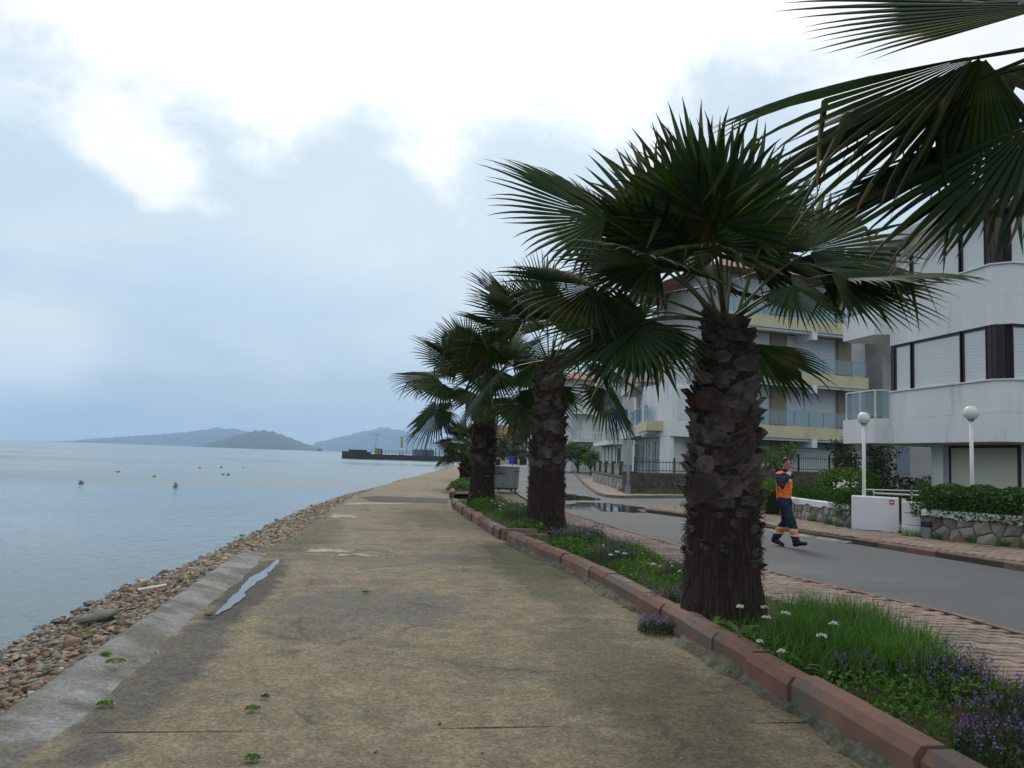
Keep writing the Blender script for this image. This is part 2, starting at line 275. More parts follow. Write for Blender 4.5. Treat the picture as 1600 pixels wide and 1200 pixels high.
# ------------------------------------------------------------------ mesh helpers
WOFF = {}
def wloc(o): return WOFF.get(o.name, Vector((0, 0, 0))) if o else Vector((0, 0, 0))
def link(o, parent=None, world=(0, 0, 0)):
    COL.objects.link(o); wv = Vector(world); o.parent = parent; o.location = wv - wloc(parent); WOFF[o.name] = wv; return o
def tag(o, label=None, cat=None, group=None, kind=None):
    if label: o['label'] = label
    if cat: o['category'] = cat
    if group: o['group'] = group
    if kind: o['kind'] = kind
    return o
def thing(name, label, cat, loc=(0, 0, 0), group=None):
    o = bpy.data.objects.new(name, None); o.empty_display_size = .2; link(o, None, loc); return tag(o, label, cat, group)
class MB:
    def __init__(s): s.v = []; s.f = []; s.mi = []
    def add(s, vs, fs, mi=0):
        b = len(s.v); s.v += [tuple(v) for v in vs]; s.f += [tuple(i+b for i in f) for f in fs]; s.mi += [mi]*len(fs); return s
    def box(s, x0, x1, y0, y1, z0, z1, fr=None, mi=0):
        vs = [(x, y, z) for z in (z0, z1) for (x, y) in ((x0, y0), (x1, y0), (x1, y1), (x0, y1))]
        if fr: vs = [fr(*v) for v in vs]
        return s.add(vs, [(3, 2, 1, 0), (4, 5, 6, 7), (0, 1, 5, 4), (1, 2, 6, 5), (2, 3, 7, 6), (3, 0, 4, 7)], mi)
    def bbox(s, x0, x1, y0, y1, z0, z1, b, fr=None, mi=0):      # box with its top and bottom edges eased
        rings = [(b, z0), (0, z0+b), (0, z1-b), (b, z1)]; vs = []
        for (i, z) in rings: vs += [(x0+i, y0+i, z), (x1-i, y0+i, z), (x1-i, y1-i, z), (x0+i, y1-i, z)]
        if fr: vs = [fr(*v) for v in vs]
        fs = [(3, 2, 1, 0), (12, 13, 14, 15)]
        for k in range(3):
            for j in range(4): fs.append((k*4+j, k*4+(j+1) % 4, k*4+4+(j+1) % 4, k*4+4+j))
        return s.add(vs, fs, mi)
    def tube(s, pts, rad, n=6, mi=0, cap=True):
        pts = [Vector(p) for p in pts]; 
        if not hasattr(rad, '__len__'): rad = [rad]*len(pts)
        vs = []; up = None
        for i, p in enumerate(pts):
            t = (pts[min(i+1, len(pts)-1)] - pts[max(i-1, 0)]).normalized()
            if up is None: up = Vector((0, 0, 1)) if abs(t.z) < .9 else Vector((1, 0, 0))
            a = t.cross(up).normalized(); b_ = a.cross(t).normalized(); up = b_
            r = rad[i]; r = r if hasattr(r, '__len__') else (r, r)
            for k in range(n):
                q = 2*math.pi*k/n; vs.append(p + a*math.cos(q)*r[0] + b_*math.sin(q)*r[1])
        fs = [(i*n+k, i*n+(k+1) % n, (i+1)*n+(k+1) % n, (i+1)*n+k) for i in range(len(pts)-1) for k in range(n)]
        if cap: fs += [tuple(range(n-1, -1, -1)), tuple((len(pts)-1)*n+k for k in range(n))]
        return s.add(vs, fs, mi)
    def prism(s, poly, z0, z1, fr=None, mi=0):
        n = len(poly); vs = [(x, y, z0) for x, y in poly] + [(x, y, z1) for x, y in poly]
        if fr: vs = [fr(*v) for v in vs]
        return s.add(vs, [tuple(range(n-1, -1, -1)), tuple(range(n, 2*n))] + [(i, (i+1) % n, n+(i+1) % n, n+i) for i in range(n)], mi)
    def sphere(s, c, r, nu=12, nv=8, mi=0, fn=None):
        r = r if hasattr(r, '__len__') else (r, r, r); vs = []
        for j in range(nv+1):
            t = math.pi*j/nv
            for i in range(nu):
                a = 2*math.pi*i/nu; d = Vector((math.sin(t)*math.cos(a), math.sin(t)*math.sin(a), math.cos(t)))
                k = fn(d) if fn else 1
                vs.append((c[0]+d.x*r[0]*k, c[1]+d.y*r[1]*k, c[2]+d.z*r[2]*k))
        fs = [(j*nu+i, (j+1)*nu+i, (j+1)*nu+(i+1) % nu, j*nu+(i+1) % nu) for j in range(nv) for i in range(nu)]
        return s.add(vs, fs, mi)
    def mesh(s, name, mats, smooth=False, off=(0, 0, 0)):
        me = bpy.data.meshes.new(name); o = off
        me.from_pydata([(v[0]-o[0], v[1]-o[1], v[2]-o[2]) for v in s.v], [], s.f); 
        for m in (mats if isinstance(mats, (list, tuple)) else [mats]): me.materials.append(M[m] if isinstance(m, str) else m)
        if any(s.mi): me.polygons.foreach_set('material_index', s.mi)
        if smooth: me.polygons.foreach_set('use_smooth', [True]*len(me.polygons))
        me.update(); return me
    def build(s, name, mats, parent=None, smooth=False, at=None, **kw):
        at = Vector(at) if at is not None else wloc(parent)
        o = bpy.data.objects.new(name, s.mesh(name, mats, smooth, at)); link(o, parent, at)
        if kw: tag(o, **kw)
        return o
def inst(me, name, parent, world, rz=0.0, sc=None, rot=None):
    o = bpy.data.objects.new(name, me); link(o, parent, world); o.rotation_euler = rot if rot is not None else (0, 0, rz)
    if sc is not None: o.scale = sc if hasattr(sc, '__len__') else (sc, sc, sc)
    return o
def np_mesh(name, V, F, mats, parent=None, at=(0, 0, 0), smooth=False, **kw):
    V = np.asarray(V, np.float32) - np.asarray(at, np.float32); F = np.asarray(F, np.int32); k = F.shape[1]
    me = bpy.data.meshes.new(name); me.vertices.add(len(V)); me.vertices.foreach_set('co', V.ravel())
    me.loops.add(F.size); me.loops.foreach_set('vertex_index', F.ravel()); me.polygons.add(len(F))
    me.polygons.foreach_set('loop_start', np.arange(len(F), dtype=np.int32)*k); me.polygons.foreach_set('loop_total', np.full(len(F), k, np.int32))
    if smooth: me.polygons.foreach_set('use_smooth', np.ones(len(F), bool))
    me.materials.append(M[mats]); me.update(calc_edges=True)
    o = bpy.data.objects.new(name, me); link(o, parent, at)
    if kw: tag(o, **kw)
    return o
def leaves(P, size, aspect=.5, up=0.3, sizevar=.4):
    """one small diamond leaf at each point"""
    n = len(P); d = rng.normal(size=(n, 3)); d[:, 2] = d[:, 2]*.7 + up; d /= np.linalg.norm(d, axis=1)[:, None]
    e = np.cross(d, rng.normal(size=(n, 3))); e /= np.linalg.norm(e, axis=1)[:, None] + 1e-9
    s = (size*(1 + sizevar*rng.uniform(-1, 1, n)))[:, None]
    V = np.stack([P - d*s*.5, P + e*s*aspect*.5, P + d*s*.5, P - e*s*aspect*.5], 1).reshape(-1, 3)
    F = np.arange(4*n).reshape(-1, 4); return V, F
def blades(P, h, w, lean=.5, hv=.35, seg=3):
    n = len(P); hh = h*(1 + hv*rng.uniform(-1, 1, n)); az = rng.uniform(0, 2*math.pi, n); ln = lean*rng.uniform(.1, 1, n)
    dx = np.stack([np.cos(az), np.sin(az), np.zeros(n)], 1); side = np.stack([-np.sin(az+.6), np.cos(az+.6), np.zeros(n)], 1)
    V = []
    for k in range(seg+1):
        t = k/seg; c = P + dx*(hh*ln*t*t)[:, None]; c = c.copy(); c[:, 2] += hh*(t - .35*ln*t*t)
        ww = w*(1 - t)**.7*.5 + .0004; V += [c - side*ww, c + side*ww]
    V = np.stack(V, 1).reshape(-1, 3); m = 2*(seg+1); b = (np.arange(n)*m)[:, None]
    F = np.concatenate([b + np.array([2*k, 2*k+1, 2*k+3, 2*k+2]) for k in range(seg)], 0); return V, F
def cat(*vf):
    V = []; F = []; o = 0
    for v, f in vf: V.append(v); F.append(f + o); o += len(v)
    return np.concatenate(V), np.concatenate(F)

# ------------------------------------------------------------------ plan of the street (everything is laid along the bending shore)
def ip(y, pts): return float(np.interp(y, [p[0] for p in pts], [p[1] for p in pts]))
def c(y): return ip(y, [(-50, 0), (24, 0), (30, .3), (40, 1.2), (53, 3), (71, 5.6), (90, 8.4), (123, 12.8), (143, 15.5), (220, 28), (290, 39), (400, 58)])
def h(y): return ip(y, [(-50, 0), (45, 0), (125, .5), (400, .6)])
def left(y): return c(y) + ip(y, [(0, -2.02), (13, -2.0), (14.5, -1.65), (23, -1.32), (400, -1.3)])
def kerbx(y): return c(y) + ip(y, [(0, 2.66), (4, 2.72), (8, 2.78), (11, 2.72), (15, 2.36), (27, 2.12), (400, 2.1)])
def bedx(y): return c(y) + ip(y, [(0, 4.3), (9, 4.36), (16, 4.3), (24, 4.1), (400, 4.0)])
def roadx(y): return c(y) + ip(y, [(0, 6.1), (8, 6.1), (11, 5.6), (16, 5.35), (22, 5.2), (400, 5.2)])
RK = 10.5
def ribbon(name, fa, fb, ys, z, mats, parent=None, n=1, zf=None, **kw):
    mb = MB(); vs = []
    for y in ys:
        a, b_ = fa(y), fb(y)
        for k in range(n+1): 
            t = k/n; vs.append((a + (b_-a)*t, y, z + h(y) + (zf(t, y) if zf else 0)))
    m = n+1
    mb.add(vs, [(i*m+k, i*m+k+1, (i+1)*m+k+1, (i+1)*m+k) for i in range(len(ys)-1) for k in range(n)])
    return mb.build(name, mats, parent, **kw)
# ------------------------------------------------------------------ the setting
YS = [-12, -6, 0, 4, 8, 12, 16, 20, 24, 27, 30, 33, 36, 40, 45, 50, 56, 63, 71, 80, 90, 105, 123, 143, 180, 220, 290, 400]
mb = MB(); mb.add([(-9500, -3000, -.5), (9500, -3000, -.5), (9500, 9500, -.5), (-9500, 9500, -.5)], [(0, 1, 2, 3)])
mb.build('sea', 'sea', label='calm grey-blue sea stretching to the hazy horizon', kind='structure')
ribbon('ground', lambda y: left(y)+.05, lambda y: 2500, YS + [1500], -.06, 'ground', label='earth underlying the shore land', kind='structure')

# beach: sloping shingle sheet, stones on it
def beach_z(u): return -.13 - .235*u          # u metres seaward of the path edge
beach = ribbon('beach', lambda y: left(y)-3.4, lambda y: left(y)+.02, [i*1.0 for i in range(0, 60)] + YS[16:-2], 0, 'sand', n=10,
               zf=lambda t, y: beach_z((1-t)*3.4) - h(y) + .02*math.sin(y*3.1+t*9), label='strip of brown shingle between the path and the sea', kind='structure')
def stone_mesh(seed, flat=.6, m_='stone'):
    r = random.Random(seed); ph = [r.uniform(0, 6.28) for _ in range(6)]
    def fn(d): return 1 + .20*math.sin(2.1*d.x+ph[0]) + .16*math.sin(3.3*d.y+ph[1]) + .12*math.sin(4.1*d.z+ph[2]+2*d.x)
    mb = MB(); mb.sphere((0, 0, 0), (.5, .5*r.uniform(.55, .9), .5*flat*r.uniform(.6, 1.1)), 7, 5, fn=fn)
    mb.v = [tuple(q*r.uniform(.86, 1.12) for q in v) if 7 <= i < len(mb.v)-7 else v for i, v in enumerate(mb.v)]
    return mb.mesh('stone', m_, smooth=r.random() < .3)
SM = [stone_mesh(i, .55) for i in range(10)]; SW = [stone_mesh(i+20, .5, 'wetstone') for i in range(6)]
def shore_pts(n, y0, y1, power, u0, u1):
    out = []
    for _ in range(n):
        y = y0 + (y1-y0)*random.random()**power; u = u0 + (u1-u0)*random.random(); out.append((left(y)-u, y, beach_z(u), u))
    return out
for (x, y, z, u) in shore_pts(285, 5.2, 15.5, 1.25, .05, 2.35):
    s = random.uniform(.07, .14) * (1.25 if u > 1.3 else 1) * (1.6 if random.random() < .08 else 1)
    inst(random.choice(SW if u > 1.45 else SM), 'stone', beach, (x, y, z + s*.10), sc=(s, s, s), rot=(random.uniform(-.35, .35), random.uniform(-.35, .35), random.uniform(0, 6.28)))
SV = []
for me in SM:
    a = np.zeros(len(me.vertices)*3); me.vertices.foreach_get('co', a); SV.append((a.reshape(-1, 3), np.array([list(p.vertices) for p in me.polygons])))
def stones_mass(name, pts, smin, smax, parent, mm='stone', **kw):
    vf = []
    for (x, y, z, u) in pts:
        V, F = random.choice(SV); s = random.uniform(smin, smax); a = random.uniform(0, 6.28); ca, sa = math.cos(a)*s, math.sin(a)*s
        t = random.uniform(-.35, .35)
        vf.append((np.stack([V[:, 0]*ca - V[:, 1]*sa + x, V[:, 0]*sa + V[:, 1]*ca + y, V[:, 2]*s + V[:, 0]*s*t + z + s*.1], 1), F))
    V, F = cat(*vf); return np_mesh(name, V, F, mm, parent, kind='stuff', **kw)
stones_mass('small_stones', shore_pts(8500, 3.5, 26, 1.2, -.0, 1.75), .03, .10, beach)
stones_mass('far_stones', shore_pts(5200, 14, 66, 1.5, .0, 1.8), .06, .17, beach)
stones_mass('distant_stones', shore_pts(700, 60, 125, 1.2, .2, 2.1), .2, .4, beach)
stones_mass('wet_stones', shore_pts(1900, 4, 60, 1.3, 1.4, 2.25), .05, .16, beach, 'wetstone')
stones_mass('wet_stones', shore_pts(60, 8, 34, 1.2, 1.7, 2.6), .12, .26, beach, 'wetstone')
o = inst(stone_mesh(77, .42, 'greyslab'), 'flat_stone', None, (-3.0, 9.55, -.27), rot=(.12, -.2, .6), sc=(.42, .40, .30)); tag(o, 'large flat grey stone lying among the brown pebbles', 'stone')
mb = MB(); mb.bbox(-.17, .17, -.035, .04, -.008, .008, .003)
o = inst(mb.mesh('white_board', 'plank'), 'white_board', None, (-2.85, 11.2, -.22), rot=(.1, -.15, .35)); tag(o, 'short white bleached board washed up on the shingle', 'board')

# path of cast slabs
path = thing('path', 'worn tan concrete shore path', 'path'); path['kind'] = 'structure'; del path['category']
joints = [-12, 1.2, 4.95, 9.9, 14.6, 20.5, 27.2, 30.6, 38, 48, 60, 75, 95, 130, 180, 260]
for a, b_ in zip(joints[:-1], joints[1:]):
    n = max(2, int((b_-a)/1.2)); ys = [a + .001 + (b_-a-.002)*i/n for i in range(n+1)]; m = 7; mb = MB(); vs = []
    for i, y in enumerate(ys):
        for k in range(m+1):
            t = k/m; jy = (.02*math.sin(k*2.3+a) if i in (0, n) else 0); x = left(y) + (kerbx(y)+.02-left(y))*t
            vs.append((x, y + jy, h(y) + .003*math.sin(x*1.7+y*.9) + (-.002 if i in (0, n) else 0)))
    q = len(vs); edge = [k for k in range(m+1)] + [i*(m+1)+m for i in range(1, n+1)] + [n*(m+1)+k for k in range(m-1, -1, -1)] + [i*(m+1) for i in range(n-1, 0, -1)]
    vs += [(vs[e][0], vs[e][1], vs[e][2]-.3) for e in edge]
    fs = [(i*(m+1)+k, i*(m+1)+k+1, (i+1)*(m+1)+k+1, (i+1)*(m+1)+k) for i in range(n) for k in range(m)]
    fs += [(edge[j], q+j, q+(j+1) % len(edge), edge[(j+1) % len(edge)]) for j in range(len(edge))]
    mb.add(vs, fs).build('slab', 'path', path)
# raised cement edge on the seaward side
n = 70; vs = []
for i in range(n+1):
    y = 1 + 12.1*i/n; w = .24 + .03*math.sin(y*1.3) + .015*math.sin(y*5) + random.uniform(-.012, .012); e = min(1, (13.1-y)/.5+.15)
    vs += [(left(y)-.06, y, -.35), (left(y)-.05+.006*math.sin(y*7), y, .055*e), (left(y)+.02, y, .066*e+.006), (left(y)+w*.75, y, .032*e+.004), (left(y)+w+.10, y, -.004)]
mb = MB(); mb.add(vs, [(i*5+k, i*5+k+1, i*5+6+k, i*5+5+k) for i in range(n) for k in range(4)] + [(n*5, n*5+1, n*5+2, n*5+3, n*5+4), (4, 3, 2, 1, 0)])
mb.build('cement_edge', 'wedge', path, smooth=True)
def blob(name, pts, z, mats, parent=None, wob=.06, n=5, **kw):
    poly = []; r = random.Random(len(pts)*13 + int(abs(pts[0][0])*100))
    for (a, b_) in zip(pts, pts[1:] + pts[:1]):
        for k in range(n):
            t = k/n; poly.append((a[0]+(b_[0]-a[0])*t + r.uniform(-wob, wob)*(k > 0), a[1]+(b_[1]-a[1])*t + r.uniform(-wob, wob)*(k > 0), z + h(a[1])))
    mb = MB(); mb.add(poly, [tuple(range(len(poly)))]); return mb.build(name, mats, parent, **kw)
def pud_w(y): return .012 + .055*math.sin(math.pi*(y-8.2)/4.2)**.7*(1 + .35*math.sin(y*3.7) + .2*math.sin(y*8.9+1))
def pud_x(y): return -1.52 + .018*(y-8.2) + .02*math.sin(y*2.3)
py_ = [8.2 + 4.2*i/60 for i in range(1, 60)]
blob('puddle', [(pud_x(y)-pud_w(y)*.8 - .006*math.sin(y*21), y) for y in py_] + [(pud_x(y)+pud_w(y)*1.2 + .008*math.sin(y*17), y) for y in py_[::-1]], .0078, 'water', None, 0, 1, label='long narrow puddle beside the cement edge of the path', kind='structure')
blob('asphalt_patch', [(-.35, 27.5), (2.15, 27.3), (2.5, 30.3), (-.2, 30.9), (-.8, 29.6)], .0075, 'patch', path, .08)
for i, pts in enumerate([[(-1.2, 13.3), (-.35, 13.4), (-.4, 13.75), (-1.1, 13.8)], [(-.75, 12.85), (-.1, 13.0), (-.15, 13.25), (-.55, 13.2)], [(-1.2, 25.3), (.9, 26.3), (.7, 27.0), (-1.0, 26.4)], [(-1.25, 20.2), (-.6, 20.4), (-.7, 21.4), (-1.2, 21.3)]]):
    blob('paint_stain', pts, .0045, 'whitepaint', path, .10, 9)

# grit and shingle spilled on the path
stones_mass('spilled_pebbles', [(left(y)+abs(random.gauss(0, .35))+.02, y, .002, 0) for y in (random.uniform(13.2, 34) for _ in range(420))] + [(left(y)+random.uniform(.1, 4.4), y, .001, 0) for y in (random.uniform(3.2, 16) for _ in range(140))], .006, .026, path)
# planter kerb
def kstone(L, w, hh, ch, m):
    mb = MB(); prof = [(0, -.12), (0, hh-ch), (ch*.8, hh), (w-.012, hh), (w, hh-.012), (w, -.12)]; vs = []
    for y, s in ((-L/2+.006, .988), (-L/2+.02, 1), (L/2-.02, 1), (L/2-.006, .988)):
        cx_ = w/2; cz = hh/2
        vs += [(cx_+(x-cx_)*s, y, cz+(z-cz)*s) for x, z in prof]
    k = len(prof); fs = [tuple(range(k-1, -1, -1)), tuple(3*k+i for i in range(k))] + [(j*k+i, j*k+(i+1) % k, (j+1)*k+(i+1) % k, (j+1)*k+i) for j in range(3) for i in range(k)]
    return mb.add(vs, fs).mesh('kerbstone', m)
KS = kstone(.68, .19, .22, .055, 'kerb'); KR = kstone(.75, .15, .125, .03, 'kerb'); KG = kstone(.75, .15, .13, .03, 'greyslab'); KE = kstone(.5, .10, .012, .004, 'kerb')
def kerb_run(me, L, pts, parent, z=0, jit=.012, turn=0, minscale=True):
    P = [Vector((*p, 0)) for p in pts]; seg = [(b_-a).length for a, b_ in zip(P[:-1], P[1:])]; tot = sum(seg); n = max(1, round(tot/L)); st = tot/n
    def at(s):
        for a, b_, l in zip(P[:-1], P[1:], seg):
            if s <= l + 1e-6: return a + (b_-a)*(s/l)
            s -= l
        return P[-1]
    for i in range(n):
        a, b_ = at(i*st), at((i+1)*st); m_ = (a+b_)/2; d = b_-a; ang = math.atan2(d.y, d.x) - math.pi/2
        o = inst(me, 'kerbstone', parent, (m_.x + random.uniform(-jit, jit), m_.y, z + h(m_.y) + random.uniform(-jit, jit)*.6), ang + random.uniform(-jit, jit)); o.scale.y = d.length/L
pk = thing('planter_kerb', 'red-brown concrete kerb along the planting strip', 'kerb'); pk['kind'] = 'structure'; del pk['category']
kerb_run(KS, .68, [(kerbx(y), y) for y in np.arange(1.2, 15.3, .5)], pk, 0, .014)
kerb_run(KS, .68, [(kerbx(y)-.05, y) for y in np.arange(16.0, 26.9, .5)], pk, .0, .02)
kerb_run(KS, .68, [(3.05, 15.85), (2.35, 15.8)], pk, .0, .01)
kerb_run(KS, .68, [(2.45, 15.25), (3.1, 15.3)], pk, -.02, .01)
kerb_run(KS, .68, [(kerbx(y), y) for y in np.arange(31.5, 75, 1.0)], pk, 0, .02)
# mortar fillet at its foot
vs = []; ys = np.arange(1.2, 15.2, .07)
for y in ys:
    w = .075 + .035*math.sin(y*2.1) + .02*math.sin(y*7.3) + random.uniform(-.018, .018); w = max(.02, w if not 7.2 < y < 7.7 else .02)
    vs += [(kerbx(y)+.02, y, .075+.02*math.sin(y*3.3)), (kerbx(y)-w*.5, y, .05+random.uniform(-.012, .012)), (kerbx(y)-w, y, .002)]
mb = MB(); mb.add(vs, [(i*3+k, i*3+k+1, i*3+4+k, i*3+3+k) for i in range(len(ys)-1) for k in range(2)]); mb.build('mortar_fillet', 'mortar', pk)
for y in (5.72, 4.32):
    mb = MB(); x = kerbx(y); vs = [(x-.002, y, .03), (x-.002, y+.045, .03), (x-.002, y+.05, .165), (x-.002, y+.008, .165), (x+.042, y+.05, .223), (x+.042, y+.012, .223)]
    mb.add(vs, [(0, 1, 2, 3), (3, 2, 4, 5)]).build('paint_mark', 'redpaint', pk, label='faded red paint mark')
ribbon('planting_bed', lambda y: kerbx(y)+.12, lambda y: bedx(y), list(np.arange(0, 15.4, .4)), .11, 'soil', n=8, zf=lambda t, y: .05*math.sin(t*3.1)+.02*math.sin(t*17+y*5)*math.sin(y*3), label='strip of brown soil planted with palms and wild flowers', kind='structure')
ribbon('planting_bed', lambda y: kerbx(y)+.08, lambda y: bedx(y), list(np.arange(15.9, 27.2, .5)), .11, 'soil', n=6, zf=lambda t, y: .04*math.sin(t*3.1), label='second planting strip beyond the gap in the kerb', kind='structure')
ribbon('planting_bed', lambda y: kerbx(y)+.08, lambda y: bedx(y), [31.5, 36, 40, 45, 50, 56, 63, 71, 75], .11, 'soil', n=4, zf=lambda t, y: .04*math.sin(t*3.1), label='far planting strip with low palm past the asphalt patch', kind='structure')

# block pavement beside the bed
pav = ribbon('pavement', bedx, roadx, list(np.arange(0, 27.2, .5)), .085, 'paverbed', label='narrow pink block pavement between the planting strip and the road', kind='structure')
def paver_mesh():
    a = .018; L_, H_ = .222, .108; top = [(0, H_), (.055, H_+a), (.167, H_-a), (L_, H_)]; bot = [(0, 0), (.055, a), (.167, -a), (L_, 0)]
    poly = bot + top[::-1]; cx_, cy_ = L_/2, H_/2; n = 8; vs = []
    for s, z in ((1, 0), (1, .032), (.955, .040)): vs += [(cx_+(x-cx_)*s - L_/2, cy_+(y-cy_)*(s if s == 1 else .92) - H_/2, z) for x, y in poly]
    fs = [tuple(range(16, 24))] + [(j*n+i, j*n+(i+1) % n, (j+1)*n+(i+1) % n, (j+1)*n+i) for j in range(2) for i in range(n)]
    return vs, fs
pv, pf = paver_mesh(); PM = MB().add(pv, pf).mesh('paver', 'paver'); PVn = np.array(pv)
def pavers_fill(parent, inside, x0, x1, y0, y1, z, near, zf=None):
    V = []; quads = []; tops = []; k = 0; near_n = 0; row = 0; y = y0
    pts = []
    while y < y1:
        x = x0 + (.115 if row % 2 else 0)
        while x < x1:
            if inside(x, y): pts.append((x, y))
            x += .23
        y += .115; row += 1
    pts.sort(key=lambda p: p[0]**2 + p[1]**2)
    for i, (x, y) in enumerate(pts):
        zz = z + random.uniform(-.004, .004) + h(y)
        if i < near: inst(PM, 'paver', parent, (x, y, zz), random.uniform(-.02, .02)); continue
        V.append(PVn + np.array([x, y, zz]))
    if V:
        mb = MB(); me = bpy.data.meshes.new('pavers'); n = len(V); allv = np.concatenate(V); fs = []
        for i in range(n): fs += [tuple(j+i*24 for j in f) for f in pf]
        me.from_pydata(allv.tolist(), [], fs); me.materials.append(M['paver']); o = bpy.data.objects.new('far_pavers', me); link(o, parent, (0, 0, 0)); tag(o, kind='stuff')
pavers_fill(pav, lambda x, y: bedx(y)+.1 < x < roadx(y)-.16, 4.0, 6.3, 3.2, 26.8, .082, 300)
kerb_run(KE, .5, [(roadx(y)-.10, y) for y in np.arange(2, 27.2, .5)], pav, .112, .006)

# road, including the mouth of the side street
ribbon('road', lambda y: roadx(y)-.06, lambda y: 70, YS, 0.0, 'asphalt', n=6, label='grey asphalt street with a wet side street mouth', kind='structure')
blob('puddle', [(5.6, 26.2), (6.6, 25.6), (7.8, 25.0), (8.35, 25.2), (8.5, 26.6), (9.3, 28.0), (8.6, 30.4), (7.4, 30.2), (6.4, 28.6)], .006, 'water', None, .18, label='wide puddle across the street at the side street corner', kind='structure')
blob('puddle', [(7.2, 31.2), (8.6, 32.2), (9.2, 33.6), (8.6, 37), (7.6, 40), (7.4, 36)], .0055, 'water', None, .25, n=7, label='film of rainwater on the street beyond the corner', kind='structure')

# right-hand pavement with kerb round the corner
K = [(11.3, 0), (11.05, 8), (10.7, 12.5), (10.45, 14.5), (10.15, 16.5), (9.85, 18.5), (9.5, 21), (9.1, 23), (8.65, 24.4), (8.4, 25.3), (8.7, 26.5), (9.8, 27.4), (12, 28.1), (17, 29), (26, 30.5)]
Wl = [(15.6, 8.5), (13.05, 14.8), (12.1, 17.0), (12.35, 18.2), (11.75, 19.1), (12.3, 24.6), (14, 26.4), (26, 28.5)]
def inpoly(poly):
    def f(x, y):
        r = False; j = len(poly)-1
        for i in range(len(poly)):
            if (poly[i][1] > y) != (poly[j][1] > y) and x < (poly[j][0]-poly[i][0])*(y-poly[i][1])/(poly[j][1]-poly[i][1])+poly[i][0]: r = not r
            j = i
        return r
    return f
poly = K + Wl[::-1] + [(16.5, 0)]
pr = MB().prism(poly, -.05, .095).build('pavement', 'paverbed', label='pink block pavement on the far side of the street', kind='structure')
ipf = inpoly(poly)
pavers_fill(pr, lambda x, y: ipf(x-.2, y) and ipf(x+.12, y) and ipf(x, y-.1) and ipf(x, y+.1) and x < 17, 8.2, 17, 9, 28, .095, 0)
rk = thing('street_kerb', 'low red-brown kerb on the far side of the street', 'kerb'); rk['kind'] = 'structure'; del rk['category']
kerb_run(KR, .75, K[:5], rk, 0, .008); kerb_run(KR, .75, K[6:], rk, 0, .008)
mb = MB()
for i in range(4):
    t0, t1 = i/4, (i+1)/4; a = Vector((10.15, 16.5, 0)); b_ = Vector((9.5, 21, 0)); p, q = a.lerp(b_, t0+.004), a.lerp(b_, t1-.004)
    w = .32; MB().add([(p.x-.18, p.y, .005), (q.x-.18, q.y, .005), (q.x+.2, q.y, .10), (p.x+.2, p.y, .10), (p.x-.18, p.y, -.1), (q.x-.18, q.y, -.1), (q.x+.2, q.y, -.1), (p.x+.2, p.y, -.1)], [(3, 2, 1, 0), (0, 1, 5, 4), (1, 2, 6, 5), (2, 3, 7, 6), (3, 0, 4, 7)]).build('dropped_kerb', 'wedge', rk, label='pale dropped kerb slab')
# far corner pavement and verge
KC = [(26, 41.0), (20, 39.0), (14, 36.7), (11.0, 34.9), (10.1, 34.5)]; KC2 = [(10.1, 34.5), (9.75, 35.2), (10.0, 37.5), (11.3, 44), (13.3, 54), (17, 71), (21.5, 92), (26, 115)]
poly = KC + KC2[1:] + [(29, 115), (24, 92), (19.5, 71), (15.3, 58), (11.9, 38.2), (15.5, 39.4), (26, 43)]
vp = MB().prism(poly, -.05, .12).build('pavement', 'paver', label='weedy pavement at the far corner below the stone wall', kind='structure')
fk = thing('corner_kerb', 'grey and red kerb rounding the far street corner', 'kerb'); fk['kind'] = 'structure'; del fk['category']
kerb_run(KG, .75, KC[:4], fk, 0, .008); kerb_run(KR, .75, [KC[3], KC[4]] + KC2[1:], fk, 0, .008)
# lots behind the garden walls
MB().prism([(15.6, 8.5), (13.1, 14.9), (12.2, 17.1), (12.45, 18.25), (11.85, 19.15), (12.4, 24.6), (14, 26.4), (40, 29), (60, 29), (60, 5)], -.04, .16).build('garden_ground', 'lawn', label='garden ground behind the rubble wall', kind='structure')
MB().prism([(11.9, 38.0), (15.3, 58), (19.5, 71), (24, 92), (31, 130), (90, 130), (90, 52), (26, 43), (15.5, 39.3)], -.04, .3).build('garden_ground', 'lawn', label='garden ground round the far apartment blocks', kind='structure')

# hills over the water
def hill(name, dist, prof, depth, label):
    """ridge line given as (x, height) pairs at a distance; rounded towards the viewer and away"""
    xs = np.linspace(prof[0][0], prof[-1][0], 90); hs = np.interp(xs, [p[0] for p in prof], [p[1] for p in prof]); hs = np.convolve(np.pad(hs, 3, mode='edge'), np.ones(7)/7, 'valid')
    m = 12; vs = []
    for i, x in enumerate(xs):
        for k in range(m+1):
            t = k/m; s = math.sin(math.pi*t)**.8 if 0 < t < 1 else 0
            vs.append((x, dist + (t-.5)*depth*(.35+.65*hs[i]/hs.max()), -3 + (hs[i]+3)*s*(1 + .05*math.sin(i*.9+k*1.7) + .03*math.sin(i*2.3))))
    mb = MB().add(vs, [(i*(m+1)+k, (i+1)*(m+1)+k, (i+1)*(m+1)+k+1, i*(m+1)+k+1) for i in range(len(xs)-1) for k in range(m)])
    return mb.build(name, 'hill', smooth=True, label=label, kind='structure')
def az(px): return math.tan(math.atan((px-800)/1270.) + R_(8.74))      # bearing -> x/y
def hz(px, py, d): return 1.6 + (708 + (px-600)*.0356 - py)/1270*d*1.04
d = 6900; H1 = [(90, 690), (140, 689), (200, 685), (260, 681), (310, 677), (350, 671), (385, 675), (420, 682), (500, 700)]
hill('hill', d, [(az(p)*d, max(1, hz(p, q, d))) for p, q in H1], 1500, 'long low island hill at the left of the horizon')
d = 4000; H2 = [(318, 699), (340, 692), (365, 685), (395, 678), (412, 675), (430, 677), (455, 685), (480, 694), (505, 701)]
